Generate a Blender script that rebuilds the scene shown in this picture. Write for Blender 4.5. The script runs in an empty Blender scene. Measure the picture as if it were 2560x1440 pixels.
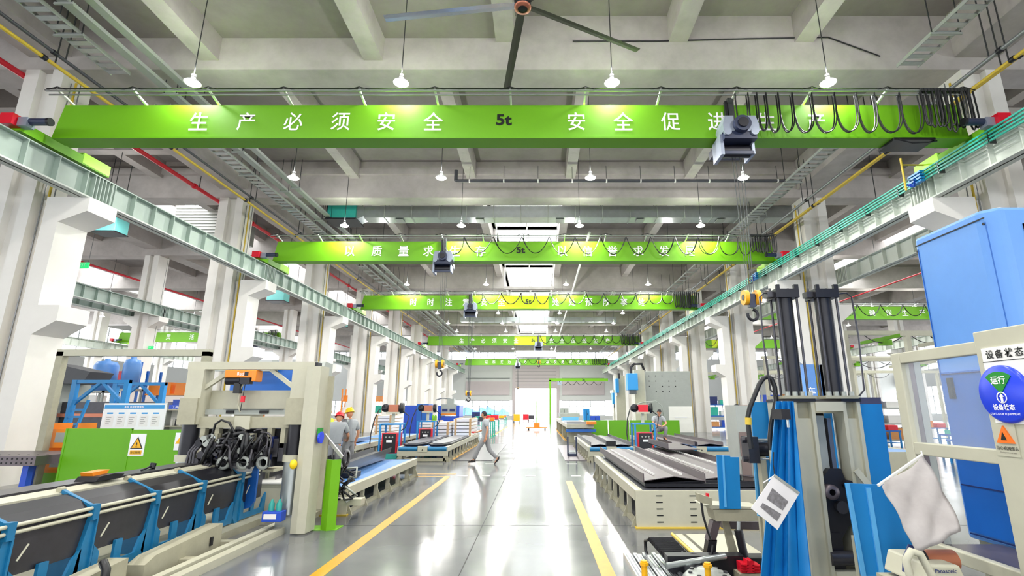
import bpy, math, random
from mathutils import Vector, Matrix
random.seed(7)
PI = math.pi
S = bpy.context.scene
COL = S.collection

# ---------------------------------------------------------------- camera, world, sun, exposure
F, PITCH, HX, HZ = 1260.0, math.radians(13.4), 1345.0, 1.8
cd = bpy.data.cameras.new('camera'); cam = bpy.data.objects.new('camera', cd); COL.objects.link(cam)
cam.location = (0, 0, HZ); cam.rotation_euler = (PI/2 + PITCH, 0, 0)
cd.sensor_width = 36; cd.lens = F/2560*36; cd.shift_x = (1280-HX)/2560; cd.clip_start = .05; cd.clip_end = 500
S.camera = cam
W = bpy.data.worlds.new('world'); S.world = W; W.use_nodes = True
bg = W.node_tree.nodes['Background']; bg.inputs[0].default_value = (.93, .97, 1, 1); bg.inputs[1].default_value = 3.0
S.view_settings.view_transform = 'Standard'; S.view_settings.look = 'None'; S.view_settings.gamma = 1
S.view_settings.use_curve_mapping = False
S.view_settings.exposure = 1.3
S.cycles.adaptive_threshold = .03; S.cycles.max_bounces = 7; S.cycles.diffuse_bounces = 4; S.cycles.glossy_bounces = 3
S.cycles.caustics_reflective = False; S.cycles.caustics_refractive = False
S.cycles.sample_clamp_indirect = 8
LAMP_W = 85.0
def area_lamp(name, loc, power, size=.42, color=(1, .98, .94), parent=None):
    l = bpy.data.lights.new(name, 'AREA'); l.shape = 'DISK'; l.size = size; l.energy = power; l.color = color
    o = bpy.data.objects.new(name, l); COL.objects.link(o); o.location = loc
    if parent: o.parent = parent
    return o

def at(px, py, Y=None, X=None, z=None):
    "point of the place that the photograph shows at px, py, at a known distance, side offset or height"
    u = (px-HX)/F; v = (720-py)/F
    d = Vector((u, math.cos(PITCH)-v*math.sin(PITCH), math.sin(PITCH)+v*math.cos(PITCH)))
    t = Y/d.y if Y is not None else (X/d.x if X is not None else (z-HZ)/d.z)
    return Vector((0, 0, HZ)) + d*t

# ---------------------------------------------------------------- materials
def lin(c): return c/12.92 if c <= .04045 else ((c+.055)/1.055)**2.4
MATS = {}
def mat(name, hexc, rough=.5, metal=0, noise=.06, scale=6, bump=0, emit=0, alpha=1, coat=0):
    if name in MATS: return MATS[name]
    r, g, b = [lin(int(hexc[i:i+2], 16)/255) for i in (0, 2, 4)]
    m = bpy.data.materials.new(name); m.use_nodes = True; nt = m.node_tree; p = nt.nodes['Principled BSDF']
    p.inputs['Base Color'].default_value = (r, g, b, 1); p.inputs['Roughness'].default_value = rough
    p.inputs['Metallic'].default_value = metal; p.inputs['Coat Weight'].default_value = coat
    m.diffuse_color = (r, g, b, 1)
    if noise:
        tc = nt.nodes.new('ShaderNodeTexCoord'); nz = nt.nodes.new('ShaderNodeTexNoise'); nz.inputs['Scale'].default_value = scale
        nz.inputs['Detail'].default_value = 6; nz.inputs['Roughness'].default_value = .65
        nt.links.new(tc.outputs['Object'], nz.inputs['Vector'])
        mx = nt.nodes.new('ShaderNodeMix'); mx.data_type = 'RGBA'
        mx.inputs[6].default_value = (r*(1-noise*2), g*(1-noise*2.1), b*(1-noise*2.2), 1)
        mx.inputs[7].default_value = (min(1, r*(1+noise)), min(1, g*(1+noise)), min(1, b*(1+noise)), 1)
        nt.links.new(nz.outputs['Fac'], mx.inputs[0]); nt.links.new(mx.outputs[2], p.inputs['Base Color'])
        if bump:
            bp = nt.nodes.new('ShaderNodeBump'); bp.inputs['Strength'].default_value = bump; bp.inputs['Distance'].default_value = .02
            nt.links.new(nz.outputs['Fac'], bp.inputs['Height']); nt.links.new(bp.outputs[0], p.inputs['Normal'])
    if emit:
        p.inputs['Emission Color'].default_value = (r, g, b, 1); p.inputs['Emission Strength'].default_value = emit
    if alpha < 1: p.inputs['Alpha'].default_value = alpha
    MATS[name] = m; return m
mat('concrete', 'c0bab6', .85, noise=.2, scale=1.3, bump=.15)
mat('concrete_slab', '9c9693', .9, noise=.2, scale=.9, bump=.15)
mat('column_paint', 'efece6', .6, noise=.05, scale=1.2)
mat('wall_panel', 'c2c4c1', .6, noise=.03, scale=1)
mat('wall_panel_mauve', 'b5abac', .6, noise=.03, scale=1)
mat('wall_line', '6f7270', .6, noise=0)
mat('white_paint', 'f2f1ec', .4, noise=.03, scale=3)
mat('crane_green', '6bae00', .5, noise=.03, scale=2)
mat('crane_green_light', 'a4e000', .35, noise=.03, scale=2)
mat('crane_yellow', 'd6ee00', .4, noise=.03)
mat('letter_white', 'ffffff', .4, noise=0)
mat('letter_black', '101412', .4, noise=0)
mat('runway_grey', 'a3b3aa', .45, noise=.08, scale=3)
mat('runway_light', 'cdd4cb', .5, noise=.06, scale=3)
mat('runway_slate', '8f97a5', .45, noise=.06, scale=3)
mat('rail_steel', '5b5f60', .35, metal=.8, noise=.1, scale=8)
mat('heater_teal', '6fc4c4', .4, noise=.03)
mat('teal_bar', '2fb29c', .4, noise=.03)
mat('teal_paint', '2f9c94', .4, noise=.05)
mat('hoist_navy', '2c3550', .35, noise=.08)
mat('hoist_silver', '9aa3b4', .35, metal=.4, noise=.06)
mat('black_rubber', '15161a', .4, noise=.08, scale=10)
mat('black_metal', '25252c', .38, metal=.3, noise=.15, scale=12)
mat('red_paint', 'd8122c', .35, noise=.03)
mat('yellow_paint', 'f2b412', .4, noise=.05)
mat('pipe_yellow', 'd8b93c', .45, noise=.06)
mat('pipe_grey', '8c8f92', .4, metal=.5, noise=.06)
mat('pipe_dark', '45464c', .45, noise=.06)
mat('galvanised', 'bcc3c4', .3, metal=.75, noise=.12, scale=4)
mat('galvanised_dull', 'a9aea9', .5, metal=.3, noise=.08, scale=4)
mat('cream_paint', 'bfbda9', .42, noise=.08, scale=4)
mat('cream_dirty', 'adaa94', .5, noise=.16, scale=5)
mat('sky_blue_paint', '1a86cc', .38, noise=.06, scale=3)
mat('bracket_teal', '1a76a8', .42, noise=.16, scale=7)
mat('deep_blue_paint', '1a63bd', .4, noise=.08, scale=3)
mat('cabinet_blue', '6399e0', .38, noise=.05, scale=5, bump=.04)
mat('royal_blue', '2450c4', .4, noise=.05)
mat('pale_blue_paint', '62b6ee', .35, noise=.04)
mat('navy_panel', '1c2c66', .4, noise=.1)
mat('steel_dark', '4b4a50', .32, metal=.55, noise=.2, scale=5)
mat('steel_brown', '6f666b', .38, metal=.55, noise=.15, scale=4)
mat('steel_sheet', '84868e', .28, metal=.75, noise=.12, scale=4)
mat('aluminium', 'd3d8dc', .22, metal=.85, noise=.08, scale=6)
mat('orange_paint', 'f08a1c', .4, noise=.05)
mat('green_screen', '64ab06', .5, noise=.04, scale=3)
mat('grey_cloth', 'a9aeb2', .85, noise=.06, scale=14)
mat('grey_trouser', '9b9c9e', .85, noise=.06, scale=14)
mat('skin', 'd79a76', .5, noise=.04)
mat('hair_black', '15131a', .6, noise=0)
mat('shoe_black', '1a1518', .5, noise=0)
mat('paper', 'ece9ea', .6, noise=.03)
mat('cloth_bag', 'aaa5a4', .55, noise=.2, scale=5, bump=.1)
mat('cardboard', 'dd9c60', .7, noise=.08)
mat('wood', 'cfa877', .7, noise=.12)
mat('white_board', 'f0f0f4', .35, noise=0)
mat('board_blue', '2f97dd', .4, noise=0)
mat('lamp_glow', 'fffaf0', .4, noise=0, emit=14)
mat('lamp_shell', '9a9c9c', .35, noise=0)
mat('hook_yellow', 'f0ab12', .4, noise=.05)
mat('glass_pane', 'eef6ff', .1, noise=0, alpha=.12)
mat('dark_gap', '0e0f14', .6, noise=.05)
mat('sign_orange', 'f2761b', .4, noise=0)
mat('dial_blue', '1a3fe0', .3, noise=0)
mat('dial_green', '138a2a', .35, noise=0)
mat('exit_green', '18b060', .4, noise=0, emit=.6)
mat('hivis', 'd7f23a', .6, noise=.03)
mat('helmet_yellow', 'f2cf10', .35, noise=0)
mat('helmet_red', 'e31529', .35, noise=0)
mat('photo_grey', '8d8b90', .6, noise=.4, scale=40)
mat('pink_paper', 'f2c4d4', .6, noise=0)
mat('brown_panel', '7a6a66', .6, noise=.08)
mat('line_yellow', 'd49a06', .35, noise=.14, scale=9)
mat('floor_white', 'b4b4b0', .3, noise=.08, scale=9)
mat('fan_brown', '55504c', .6, noise=.1)
mat('copper', 'b8735a', .35, metal=.6, noise=.05)

# ---------------------------------------------------------------- geometry builder
class MB:
    def __init__(s): s.v = []; s.f = []; s.m = []; s.sm = []
    def add(s, vs, fs, m, smooth=False):
        o = len(s.v); s.v += [tuple(p) for p in vs]
        for f in fs: s.f.append([i+o for i in f]); s.m.append(m); s.sm.append(smooth)
        return s
    def box(s, x0, x1, y0, y1, z0, z1, m):
        if x0 > x1: x0, x1 = x1, x0
        if y0 > y1: y0, y1 = y1, y0
        if z0 > z1: z0, z1 = z1, z0
        v = [(x0,y0,z0),(x1,y0,z0),(x1,y1,z0),(x0,y1,z0),(x0,y0,z1),(x1,y0,z1),(x1,y1,z1),(x0,y1,z1)]
        return s.add(v, [(0,3,2,1),(4,5,6,7),(0,1,5,4),(1,2,6,5),(2,3,7,6),(3,0,4,7)], m)
    def bar(s, a, b, w, h, m, up=(0,0,1)):
        a = Vector(a); b = Vector(b); d = (b-a).normalized(); up = Vector(up)
        if abs(d.dot(up)) > .97: up = Vector((0,1,0))
        r = d.cross(up).normalized()*w/2; n = r.cross(d).normalized()*h/2
        v = [a-r-n, a+r-n, a+r+n, a-r+n, b-r-n, b+r-n, b+r+n, b-r+n]
        return s.add(v, [(0,1,2,3),(7,6,5,4),(0,4,5,1),(1,5,6,2),(2,6,7,3),(3,7,4,0)], m)
    def prism(s, pts, axis, a, b, m):
        "polygon pts extruded along axis from a to b; pts are the two other coordinates in x,y,z order"
        n = len(pts)
        def mk(p, c): return {'x': (c, p[0], p[1]), 'y': (p[0], c, p[1]), 'z': (p[0], p[1], c)}[axis]
        v = [mk(p, a) for p in pts]+[mk(p, b) for p in pts]
        f = [list(range(n)), list(range(2*n-1, n-1, -1))]+[(i, i+n, (i+1) % n+n, (i+1) % n) for i in range(n)]
        return s.add(v, f, m)
    def cyl(s, a, b, r, m, n=14, r2=None, cap=True):
        a = Vector(a); b = Vector(b); d = (b-a).normalized(); up = Vector((0,0,1)) if abs(d.z) < .9 else Vector((1,0,0))
        p = d.cross(up).normalized(); q = d.cross(p); r2 = r if r2 is None else r2
        v = [a+(p*math.cos(2*PI*i/n)+q*math.sin(2*PI*i/n))*r for i in range(n)]+[b+(p*math.cos(2*PI*i/n)+q*math.sin(2*PI*i/n))*r2 for i in range(n)]
        s.add(v, [(i, (i+1) % n, (i+1) % n+n, i+n) for i in range(n)], m, n > 6)
        if cap: s.add(v, [list(range(n-1, -1, -1)), list(range(n, 2*n))], m)
        return s
    def tube(s, pts, r, m, n=8):
        pts = [Vector(p) for p in pts]; rings = []; prev = None
        for i, p in enumerate(pts):
            d = (pts[min(i+1, len(pts)-1)]-pts[max(i-1, 0)]).normalized()
            if prev is None: prev = d.cross(Vector((0,0,1)) if abs(d.z) < .9 else Vector((1,0,0))).normalized()
            a = (prev-d*prev.dot(d)).normalized(); prev = a; b = d.cross(a)
            rings.append([p+(a*math.cos(2*PI*k/n)+b*math.sin(2*PI*k/n))*r for k in range(n)])
        v = [x for R in rings for x in R]; f = []
        for i in range(len(pts)-1):
            for k in range(n): f.append((i*n+k, i*n+(k+1) % n, (i+1)*n+(k+1) % n, (i+1)*n+k))
        s.add(v, f, m, n > 5); s.add(rings[0], [list(range(n-1,-1,-1))], m); s.add(rings[-1], [list(range(n))], m)
        return s
    def lathe(s, c, prof, m, n=20, axis='z'):
        v = []; f = []; c = Vector(c)
        for r, h in prof:
            for k in range(n):
                a = 2*PI*k/n; x, y = r*math.cos(a), r*math.sin(a)
                v.append(c+Vector({'z': (x, y, h), 'y': (x, h, y), 'x': (h, x, y)}[axis]))
        for i in range(len(prof)-1):
            for k in range(n): f.append((i*n+k, i*n+(k+1) % n, (i+1)*n+(k+1) % n, (i+1)*n+k))
        return s.add(v, f, m, True)
    def ball(s, c, r, m, n=12, sc=(1,1,1)):
        v = []; f = []; k2 = n//2
        for i in range(k2+1):
            th = PI*i/k2
            for k in range(n): v.append((c[0]+r*sc[0]*math.sin(th)*math.cos(2*PI*k/n), c[1]+r*sc[1]*math.sin(th)*math.sin(2*PI*k/n), c[2]+r*sc[2]*math.cos(th)))
        for i in range(k2):
            for k in range(n): f.append((i*n+k, (i+1)*n+k, (i+1)*n+(k+1) % n, i*n+(k+1) % n))
        return s.add(v, f, m, True)
    def quad(s, pts, m): return s.add(pts, [tuple(range(len(pts)))], m)
    def build(s, name, parent=None, bevel=0, org=None):
        me = bpy.data.meshes.new(name); o = bpy.data.objects.new(name, me); COL.objects.link(o)
        if org is None:
            if parent: org = ORG.get(parent.name, Vector((0,0,0)))
            else:
                xs, ys, zs = zip(*s.v); org = Vector(((min(xs)+max(xs))/2, (min(ys)+max(ys))/2, min(zs)))
        org = Vector(org)
        me.from_pydata([(v[0]-org.x, v[1]-org.y, v[2]-org.z) for v in s.v], [], s.f)
        names = []; idx = []
        for m in s.m:
            if m not in names: names.append(m)
            idx.append(names.index(m))
        for m in names: me.materials.append(MATS[m])
        me.polygons.foreach_set('material_index', idx); me.polygons.foreach_set('use_smooth', s.sm); me.update()
        if parent: o.parent = parent; ORG[o.name] = org
        else: o.location = org; ORG[o.name] = org
        if bevel:
            b = o.modifiers.new('bevel', 'BEVEL'); b.width = bevel; b.segments = 2; b.limit_method = 'ANGLE'; b.angle_limit = .7
        return o
ORG = {}
def T(name, label, cat, loc, group=None):
    o = bpy.data.objects.new(name, None); COL.objects.link(o); o.location = loc; o.empty_display_size = .1
    ORG[o.name] = Vector(loc); o['label'] = label; o['category'] = cat
    if group: o['group'] = group
    return o
def tag(o, label, cat, group=None, kind=None):
    o['label'] = label; o['category'] = cat
    if group: o['group'] = group
    if kind: o['kind'] = kind
    return o
def struct(mb, name, label=None, **k):
    o = mb.build(name, **k); o['kind'] = 'structure'
    if label: o['label'] = label
    return o
def copy_tree(o, loc=None, label=None, group=None, parent=None):
    c = o.copy(); COL.objects.link(c)
    if parent: c.parent = parent
    if loc is not None: c.location = loc
    if label: c['label'] = label
    if group: c['group'] = group
    ORG[c.name] = Vector(c.location) if not parent else ORG.get(parent.name, Vector())
    for ch in list(o.children): copy_tree(ch, parent=c)
    return c
def text_into(mb, s, center, size, m, face='-y', depth=.006, bold=.0, sx=1.0, rot=0):
    "writing: flat letters with a little thickness, standing upright, turned to face the given side"
    cu = bpy.data.curves.new('t', 'FONT'); cu.body = s; cu.size = 1; cu.extrude = 0; cu.offset = bold
    cu.resolution_u = 3
    ob = bpy.data.objects.new('t', cu); COL.objects.link(ob)
    me = bpy.data.meshes.new_from_object(ob)
    if len(me.vertices):
        xs = [v.co.x for v in me.vertices]; ys = [v.co.y for v in me.vertices]
        cx = (min(xs)+max(xs))/2; cy = (min(ys)+max(ys))/2; k = size/max(.05, (max(ys)-min(ys)))
        vs = []
        for v in me.vertices:
            a, b = (v.co.x-cx)*k*sx, (v.co.y-cy)*k
            a, b = a*math.cos(rot)-b*math.sin(rot), a*math.sin(rot)+b*math.cos(rot)
            c = Vector(center)
            if face == '-y': p = (c.x+a, c.y-depth, c.z+b)
            elif face == '-x': p = (c.x-depth, c.y-a, c.z+b)
            elif face == '+x': p = (c.x+depth, c.y+a, c.z+b)
            else: p = (c.x+a, c.y+b, c.z+depth)
            vs.append(p)
        mb.add(vs, [tuple(p.vertices) for p in me.polygons], m)
    bpy.data.objects.remove(ob); bpy.data.curves.remove(cu); bpy.data.meshes.remove(me)
ORD = ['first','second','third','fourth','fifth','sixth','seventh','eighth','ninth','tenth','eleventh','twelfth']
# ================================================================ the building
XL, XR, CX = -12.7, 11.26, -.72          # aisle faces of the two column rows
ROWS = [13+9*i for i in range(9)]        # 13 .. 85
YE = 85.0
# floor
fm = bpy.data.materials.new('floor_epoxy'); fm.use_nodes = True; nt = fm.node_tree; p = nt.nodes['Principled BSDF']
tc = nt.nodes.new('ShaderNodeTexCoord'); nz = nt.nodes.new('ShaderNodeTexNoise'); nz.inputs['Scale'].default_value = .55; nz.inputs['Detail'].default_value = 8
nt.links.new(tc.outputs['Object'], nz.inputs['Vector'])
cr = nt.nodes.new('ShaderNodeValToRGB'); cr.color_ramp.elements[0].position = .3; cr.color_ramp.elements[1].position = .7
cr.color_ramp.elements[0].color = (.10, .104, .112, 1); cr.color_ramp.elements[1].color = (.185, .19, .195, 1)
nt.links.new(nz.outputs['Fac'], cr.inputs[0]); nt.links.new(cr.outputs[0], p.inputs['Base Color'])
n2 = nt.nodes.new('ShaderNodeTexNoise'); n2.inputs['Scale'].default_value = .9; n2.inputs['Detail'].default_value = 3
nt.links.new(tc.outputs['Object'], n2.inputs['Vector'])
mr = nt.nodes.new('ShaderNodeMapRange'); mr.inputs[3].default_value = .08; mr.inputs[4].default_value = .24
nt.links.new(n2.outputs['Fac'], mr.inputs[0]); nt.links.new(mr.outputs[0], p.inputs['Roughness'])
bp = nt.nodes.new('ShaderNodeBump'); bp.inputs['Strength'].default_value = .04; bp.inputs['Distance'].default_value = .05
bp.inputs['Strength'].default_value = .012; nt.links.new(n2.outputs['Fac'], bp.inputs['Height']); nt.links.new(bp.outputs[0], p.inputs['Normal'])
p.inputs['Specular IOR Level'].default_value = .55
MATS['floor_epoxy'] = fm
b = MB(); b.box(-53, 60, -16, YE+14, -.2, 0, 'floor_epoxy')
b.box(-.88, -.868, -6, YE, 0, .0012, 'dark_gap'); b.box(-12, 11, 8.6, 8.61, 0, .0012, 'dark_gap')
struct(b, 'floor', org=(0,0,0))
n = 0
def floor_mark(x0, x1, y0, y1, m, name='floor_line'):
    b = MB(); b.box(x0, x1, y0, y1, 0, .003, m); return struct(b, name)
floor_mark(-2.52, -2.36, 2.5, 14.4, 'line_yellow'); floor_mark(.70, .86, 2.5, 13.6, 'line_yellow')
floor_mark(-3.4, -2.3, 14.9, 15.02, 'line_yellow'); floor_mark(-3.4, -2.4, 14.4, 14.52, 'line_yellow')
for i in range(9): floor_mark(-2.2+i*.62, -1.93+i*.62, 14.45, 14.68, 'floor_white', 'floor_line')
for i in range(4): floor_mark(-1.75+i*.9, -1.4+i*.9, 17.5, 17.72, 'floor_white', 'floor_line')
floor_mark(-3.1, -2.95, 19, 60, 'line_yellow'); floor_mark(1.5, 1.65, 30, 60, 'line_yellow')
# slab with roof-light openings over the middle of the hall
b = MB(); Z0, Z1 = 13.0, 13.3
SK = [(23.2, 31.0), (31.0, 40.0), (40.0, 49.0), (49.0, 58.0), (58.0, 67.0), (67.0, 76.0)]
SX0, SX1 = -2.75, 1.32
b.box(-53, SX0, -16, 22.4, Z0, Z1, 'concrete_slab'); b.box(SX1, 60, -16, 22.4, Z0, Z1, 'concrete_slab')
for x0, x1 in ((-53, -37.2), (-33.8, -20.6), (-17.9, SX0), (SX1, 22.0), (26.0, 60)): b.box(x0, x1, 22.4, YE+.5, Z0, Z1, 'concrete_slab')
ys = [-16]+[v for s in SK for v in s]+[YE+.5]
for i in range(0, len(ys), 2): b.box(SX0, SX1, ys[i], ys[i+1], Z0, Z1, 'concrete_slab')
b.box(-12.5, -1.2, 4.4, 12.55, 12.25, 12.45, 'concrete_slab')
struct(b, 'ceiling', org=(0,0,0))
for i, (a, c) in enumerate(SK):          # roof lights: white curb, glazing bars and pane
    b = MB(); h = 14.5
    b.box(SX0-.15, SX0, a, c, Z0, h, 'white_paint'); b.box(SX1, SX1+.15, a, c, Z0, h, 'white_paint')
    for k in range(9): y = a+.4+(c-a-1)*k/8; b.box(SX0, SX1, y-.05, y+.05, Z0+.1, Z0+.13, 'white_paint')
    for x in (SX0+.05, CX, SX1-.05): b.box(x-.04, x+.04, c-.05, c+.05, 11.4, h, 'white_paint'); b.box(x-.03, x+.03, a, c, Z0+.08, Z0+.14, 'white_paint')
    b.box(SX0, SX1, c-.06, c+.06, Z0-.1, Z0+.05, 'white_paint')
    b.box(CX-.04, CX+.04, a, c, h, h+.1, 'white_paint')
    struct(b, 'window_%d' % (i+1), org=(0,0,0))
    g = MB(); g.box(SX0, SX1, a, c, h+.1, h+.12, 'glass_pane')
    struct(g, 'window_pane', org=(0,0,0))
# main girders across, joists along
for i, y in enumerate([4]+ROWS):
    b = MB(); zl = 12.0 if i == 0 else 11.2
    if y > 25 and y < 80:
        b.box(-53, SX0, y-.45, y+.45, zl, Z0, 'concrete'); b.box(SX1, 60, y-.45, y+.45, zl, Z0, 'concrete'); b.box(SX0, SX1, y-.2, y+.2, zl, zl+.22, 'concrete')
    else: b.box(-53, 60, y-.45, y+.45, zl, Z0, 'concrete')
    if 14 < y < 25: b.box(-53, 60, y-.62, y-.45, 12.3, 12.6, 'concrete')
    struct(b, 'ceiling_beam', org=(0,y,11.2))
JX = [-8.5, -3.1, 1.5, 7.0]
for i, y in enumerate(ROWS[:-1]):
    for x in JX: struct(MB().box(x-.22, x+.22, y+.45, y+8.55, 12.15, Z0, 'concrete'), 'ceiling_beam')
    for x in (-17.6, -20.9, -28, -33.5, -37.5, -43, 16.5, 21.7, 26.3, 31.5, 40, 46):
        if i < 6: struct(MB().box(x-.22, x+.22, y+.45, y+8.55, 12.15, Z0, 'concrete'), 'ceiling_beam')
    for k in (3, 6):
        if y < 22: struct(MB().box(12.9, 35, y+k-.2, y+k+.2, 12.1, Z0, 'concrete'), 'ceiling_beam')
        if y < 22: struct(MB().box(-24, -14.2, y+k-.2, y+k+.2, 12.1, Z0, 'concrete'), 'ceiling_beam')
for x, zb in ((-9.43, 11.5), (-4.72, 11.5), (-.95, 12.1), (4.05, 12.1), (7.7, 12.1)):
    struct(MB().box(x-.27, x+.27, 4.45, 12.55, zb, Z0, 'concrete'), 'ceiling_beam')
for x0, x1 in ((-14.6, -13.4), (11.96, 13.2)):   # beams along the column rows
    struct(MB().box(x0, x1, -4, YE, 11.6, Z0, 'concrete'), 'ceiling_beam', org=(x0, 0, 11.6))
struct(MB().box(-24.9, -23.9, -4, YE, 11.6, Z0, 'concrete'), 'ceiling_beam'); struct(MB().box(34.6, 35.6, -4, YE, 11.6, Z0, 'concrete'), 'ceiling_beam')
# columns of the main hall
def column(y, sgn):
    X = (lambda d: (XL-d) if sgn < 0 else (XR+d))
    b = MB(); z1 = 11.2; m = 'column_paint'
    def bx(d0, d1, ya, yb, za, zb): b.box(X(d0), X(d1), ya, yb, za, zb, m)
    bx(0, .42, y-.45, y+.45, 0, 7.3); bx(.42, .8, y-.2, y+.2, 0, 7.3)
    bx(.8, 1.12, y-.45, y+.45, 0, z1); bx(1.12, 1.5, y-.25, y+.25, 0, z1); bx(1.5, 1.9, y-.45, y+.45, 0, z1)
    def corbel(za, zb, zc, out):
        a = X(0); c = X(-out); pts = [(a, zb), (c, zb), (c, za), (a, zc)]
        b.prism(pts, 'y', y-.45, y+.45, m)
    corbel(6.9, 7.3, 6.6, .72); corbel(3.95, 4.35, 3.6, .55)
    if sgn > 0:
        pts = [(X(1.9), 6.2), (X(1.9), 5.4), (X(2.5), 5.9), (X(2.5), 6.2)]; b.prism(pts, 'y', y-.4, y+.4, m)
    return struct(b, 'concrete_column', 'white concrete column with crane corbels')
for y in ROWS[:-1]:
    column(y, -1); column(y, 1)
for i, y in enumerate(ROWS[:-1]):
    for x in (-24.4, -43.0, 35.1, 50):
        b = MB(); b.box(x-.45, x-.12, y-.45, y+.45, 0, 11.2, 'column_paint'); b.box(x-.12, x+.12, y-.25, y+.25, 0, 11.2, 'column_paint'); b.box(x+.12, x+.45, y-.45, y+.45, 0, 11.2, 'column_paint')
        b.prism([(x+.45, 7.3), (x+1.1, 7.3), (x+1.1, 7.0), (x+.45, 6.6)], 'y', y-.4, y+.4, 'column_paint')
        b.prism([(x-.45, 7.3), (x-1.1, 7.3), (x-1.1, 7.0), (x-.45, 6.6)], 'y', y-.4, y+.4, 'column_paint')
        struct(b, 'concrete_column', 'white concrete column in a side bay')
# blue dado with writing on the column behind the hydraulic tower
y = 22
b = MB(); b.box(XR-.02, XR+.44, y-.47, y+.47, .2, 3.6, 'cabinet_blue'); b.box(XR+.44, XR+.8, y-.22, y-.2, .2, 3.6, 'cabinet_blue'); b.box(XR+.8, XR+1.14, y-.47, y+.47, .2, 3.6, 'cabinet_blue')
for k, ch in enumerate('车间'): text_into(b, ch, (XR+.2, y-.475, 2.5-k*.5), .34, 'letter_white', bold=.02)
struct(b, 'trim_1', 'blue painted band around the foot of a column')
# end wall
def wall_boxes(b, x0, x1, zs, m='wall_panel'):
    for z0, z1 in zs: b.box(x0, x1, YE+.1, YE+.4, z0, z1, m)
b = MB(); DX0, DX1 = -3.75, 3.05
wall_boxes(b, -53, DX0, [(0, .6), (3.0, 9.7), (11.0, 13.0)]); wall_boxes(b, DX1, 60, [(0, .6), (3.0, 9.7), (11.0, 13.0)])
wall_boxes(b, DX0, DX1, [(5.0, 10.2), (11.6, 13.0)])
for x0, x1 in ((-12, -4.7), (4.0, 11)):
    b.box(x0, x1, YE, YE+.1, 3.9, 6.1, 'wall_panel_mauve')
    b.box(x0, x1, YE+.0, YE+.12, 6.6, 6.68, 'wall_line')
for x in (DX0-.5, DX1): b.box(x, x+.5, YE-.05, YE+.1, 0, 9.8, 'wall_panel_mauve')
struct(b, 'wall_back', org=(0, YE, 0))
b = MB()
for k in range(9): b.box(DX0, DX1, YE-.06, YE+.08, 5.0+k*.55, 5.0+k*.55+.5, 'wall_panel_mauve'); b.box(DX0, DX1, YE-.05, YE+.08, 5.5+k*.55, 5.55+k*.55, 'wall_line')
struct(b, 'door_1', 'tall sectional door raised above the open doorway')
wn = 20
for x0, x1, z0, z1 in ((-12, -4.7, .6, 3.0), (4.0, 11, .6, 3.0), (-12, -3.75, 9.7, 11.0), (3.05, 11, 9.7, 11.0), (-24, -14.5, .6, 3), (-43, -25, .6, 3), (-43, -14.5, 9.7, 11), (13.5, 34, .6, 3), (13.5, 34, 9.7, 11)):
    b = MB(); n = max(4, int((x1-x0)/1.15))
    for k in range(n+1): x = x0+(x1-x0)*k/n; b.box(x-.04, x+.04, YE+.15, YE+.3, z0, z1, 'wall_line')
    for z in (z0+.03, z0+(z1-z0)*.62, z1-.03): b.box(x0, x1, YE+.15, YE+.3, z-.03, z+.03, 'wall_line')
    struct(b, 'window_%d' % wn); wn += 1
    g = MB(); g.box(x0, x1, YE+.22, YE+.24, z0, z1, 'glass_pane'); struct(g, 'window_pane')
# wall behind the camera, window band over a solid lower part
b = MB(); b.box(-53, 60, -16.3, -16, 0, 3.5, 'wall_panel'); b.box(-53, 60, -16.3, -16, 7.0, 13, 'wall_panel')
for k in range(29): b.box(-53+4*k, -52.8+4*k, -16.25, -16.05, 3.5, 7.0, 'wall_line')
struct(b, 'wall_front', org=(0, -16, 0))
# side walls far off, mostly glazing
for xs, nm in ((-53, 'left'), (60, 'right')):
    b = MB(); b.box(xs-.3, xs, -16, YE, 0, 1.0, 'wall_panel'); b.box(xs-.3, xs, -16, YE, 5.0, 7.6, 'wall_panel'); b.box(xs-.3, xs, -16, YE, 11.5, 13, 'wall_panel')
    struct(b, 'wall_'+nm, org=(xs, 0, 0))
    b = MB()
    for k in range(45):
        y = -4+2*k; b.box(xs-.2, xs-.1, y-.04, y+.04, 1, 5, 'wall_line'); b.box(xs-.2, xs-.1, y-.04, y+.04, 7.6, 11.5, 'wall_line')
    b.box(xs-.2, xs-.1, -4, YE, 3.4, 3.48, 'wall_line')
    struct(b, 'window_%d' % wn); wn += 1

# ================================================================ crane runways
def runway(x, side, label, z=8.05, y0=-2.0, y1=84.5, far='runway_slate'):
    "I-girder on the corbels with stiffeners, its crane rail on top"
    t = T('crane_runway_girder', label, 'crane runway', (x, y0, z-.75))
    b = MB(); h = .72; zt = z-.05
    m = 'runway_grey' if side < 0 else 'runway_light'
    b.box(x-.17, x+.17, y0, y1, zt-.03, zt, m); b.box(x-.19, x+.19, y0, y1, zt-h, zt-h+.04, 'runway_light'); b.box(x-.02, x+.02, y0, y1, zt-h, zt, m)
    y = y0+.5
    while y < y1:
        b.box(x-.16, x+.16, y-.012, y+.012, zt-h+.04, zt-.03, m)
        y += .82
    for yc in ROWS:
        if y0 < yc < y1:
            for k in range(-3, 4): b.box(x-.17, x+.17, yc+k*.11-.012, yc+k*.11+.012, zt-h+.04, zt-.03, m)
    b.build('girder', t)
    MB().box(x-.035, x+.035, y0, y1, zt, z, 'rail_steel').build('rail', t)
    return t
RL, RR = -12.2, 10.75
ta = runway(RL, -1, 'grey steel crane runway girder on the column side with the red sprinkler pipe')
tb = runway(RR, 1, 'grey steel crane runway girder carrying the teal conductor bars')
for k in range(4):
    pass
t = T('conductor_bar_set', 'teal conductor bars clipped along the inner side of the crane runway', 'conductor bars', (RR-.3, -2, 7.7))
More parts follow.
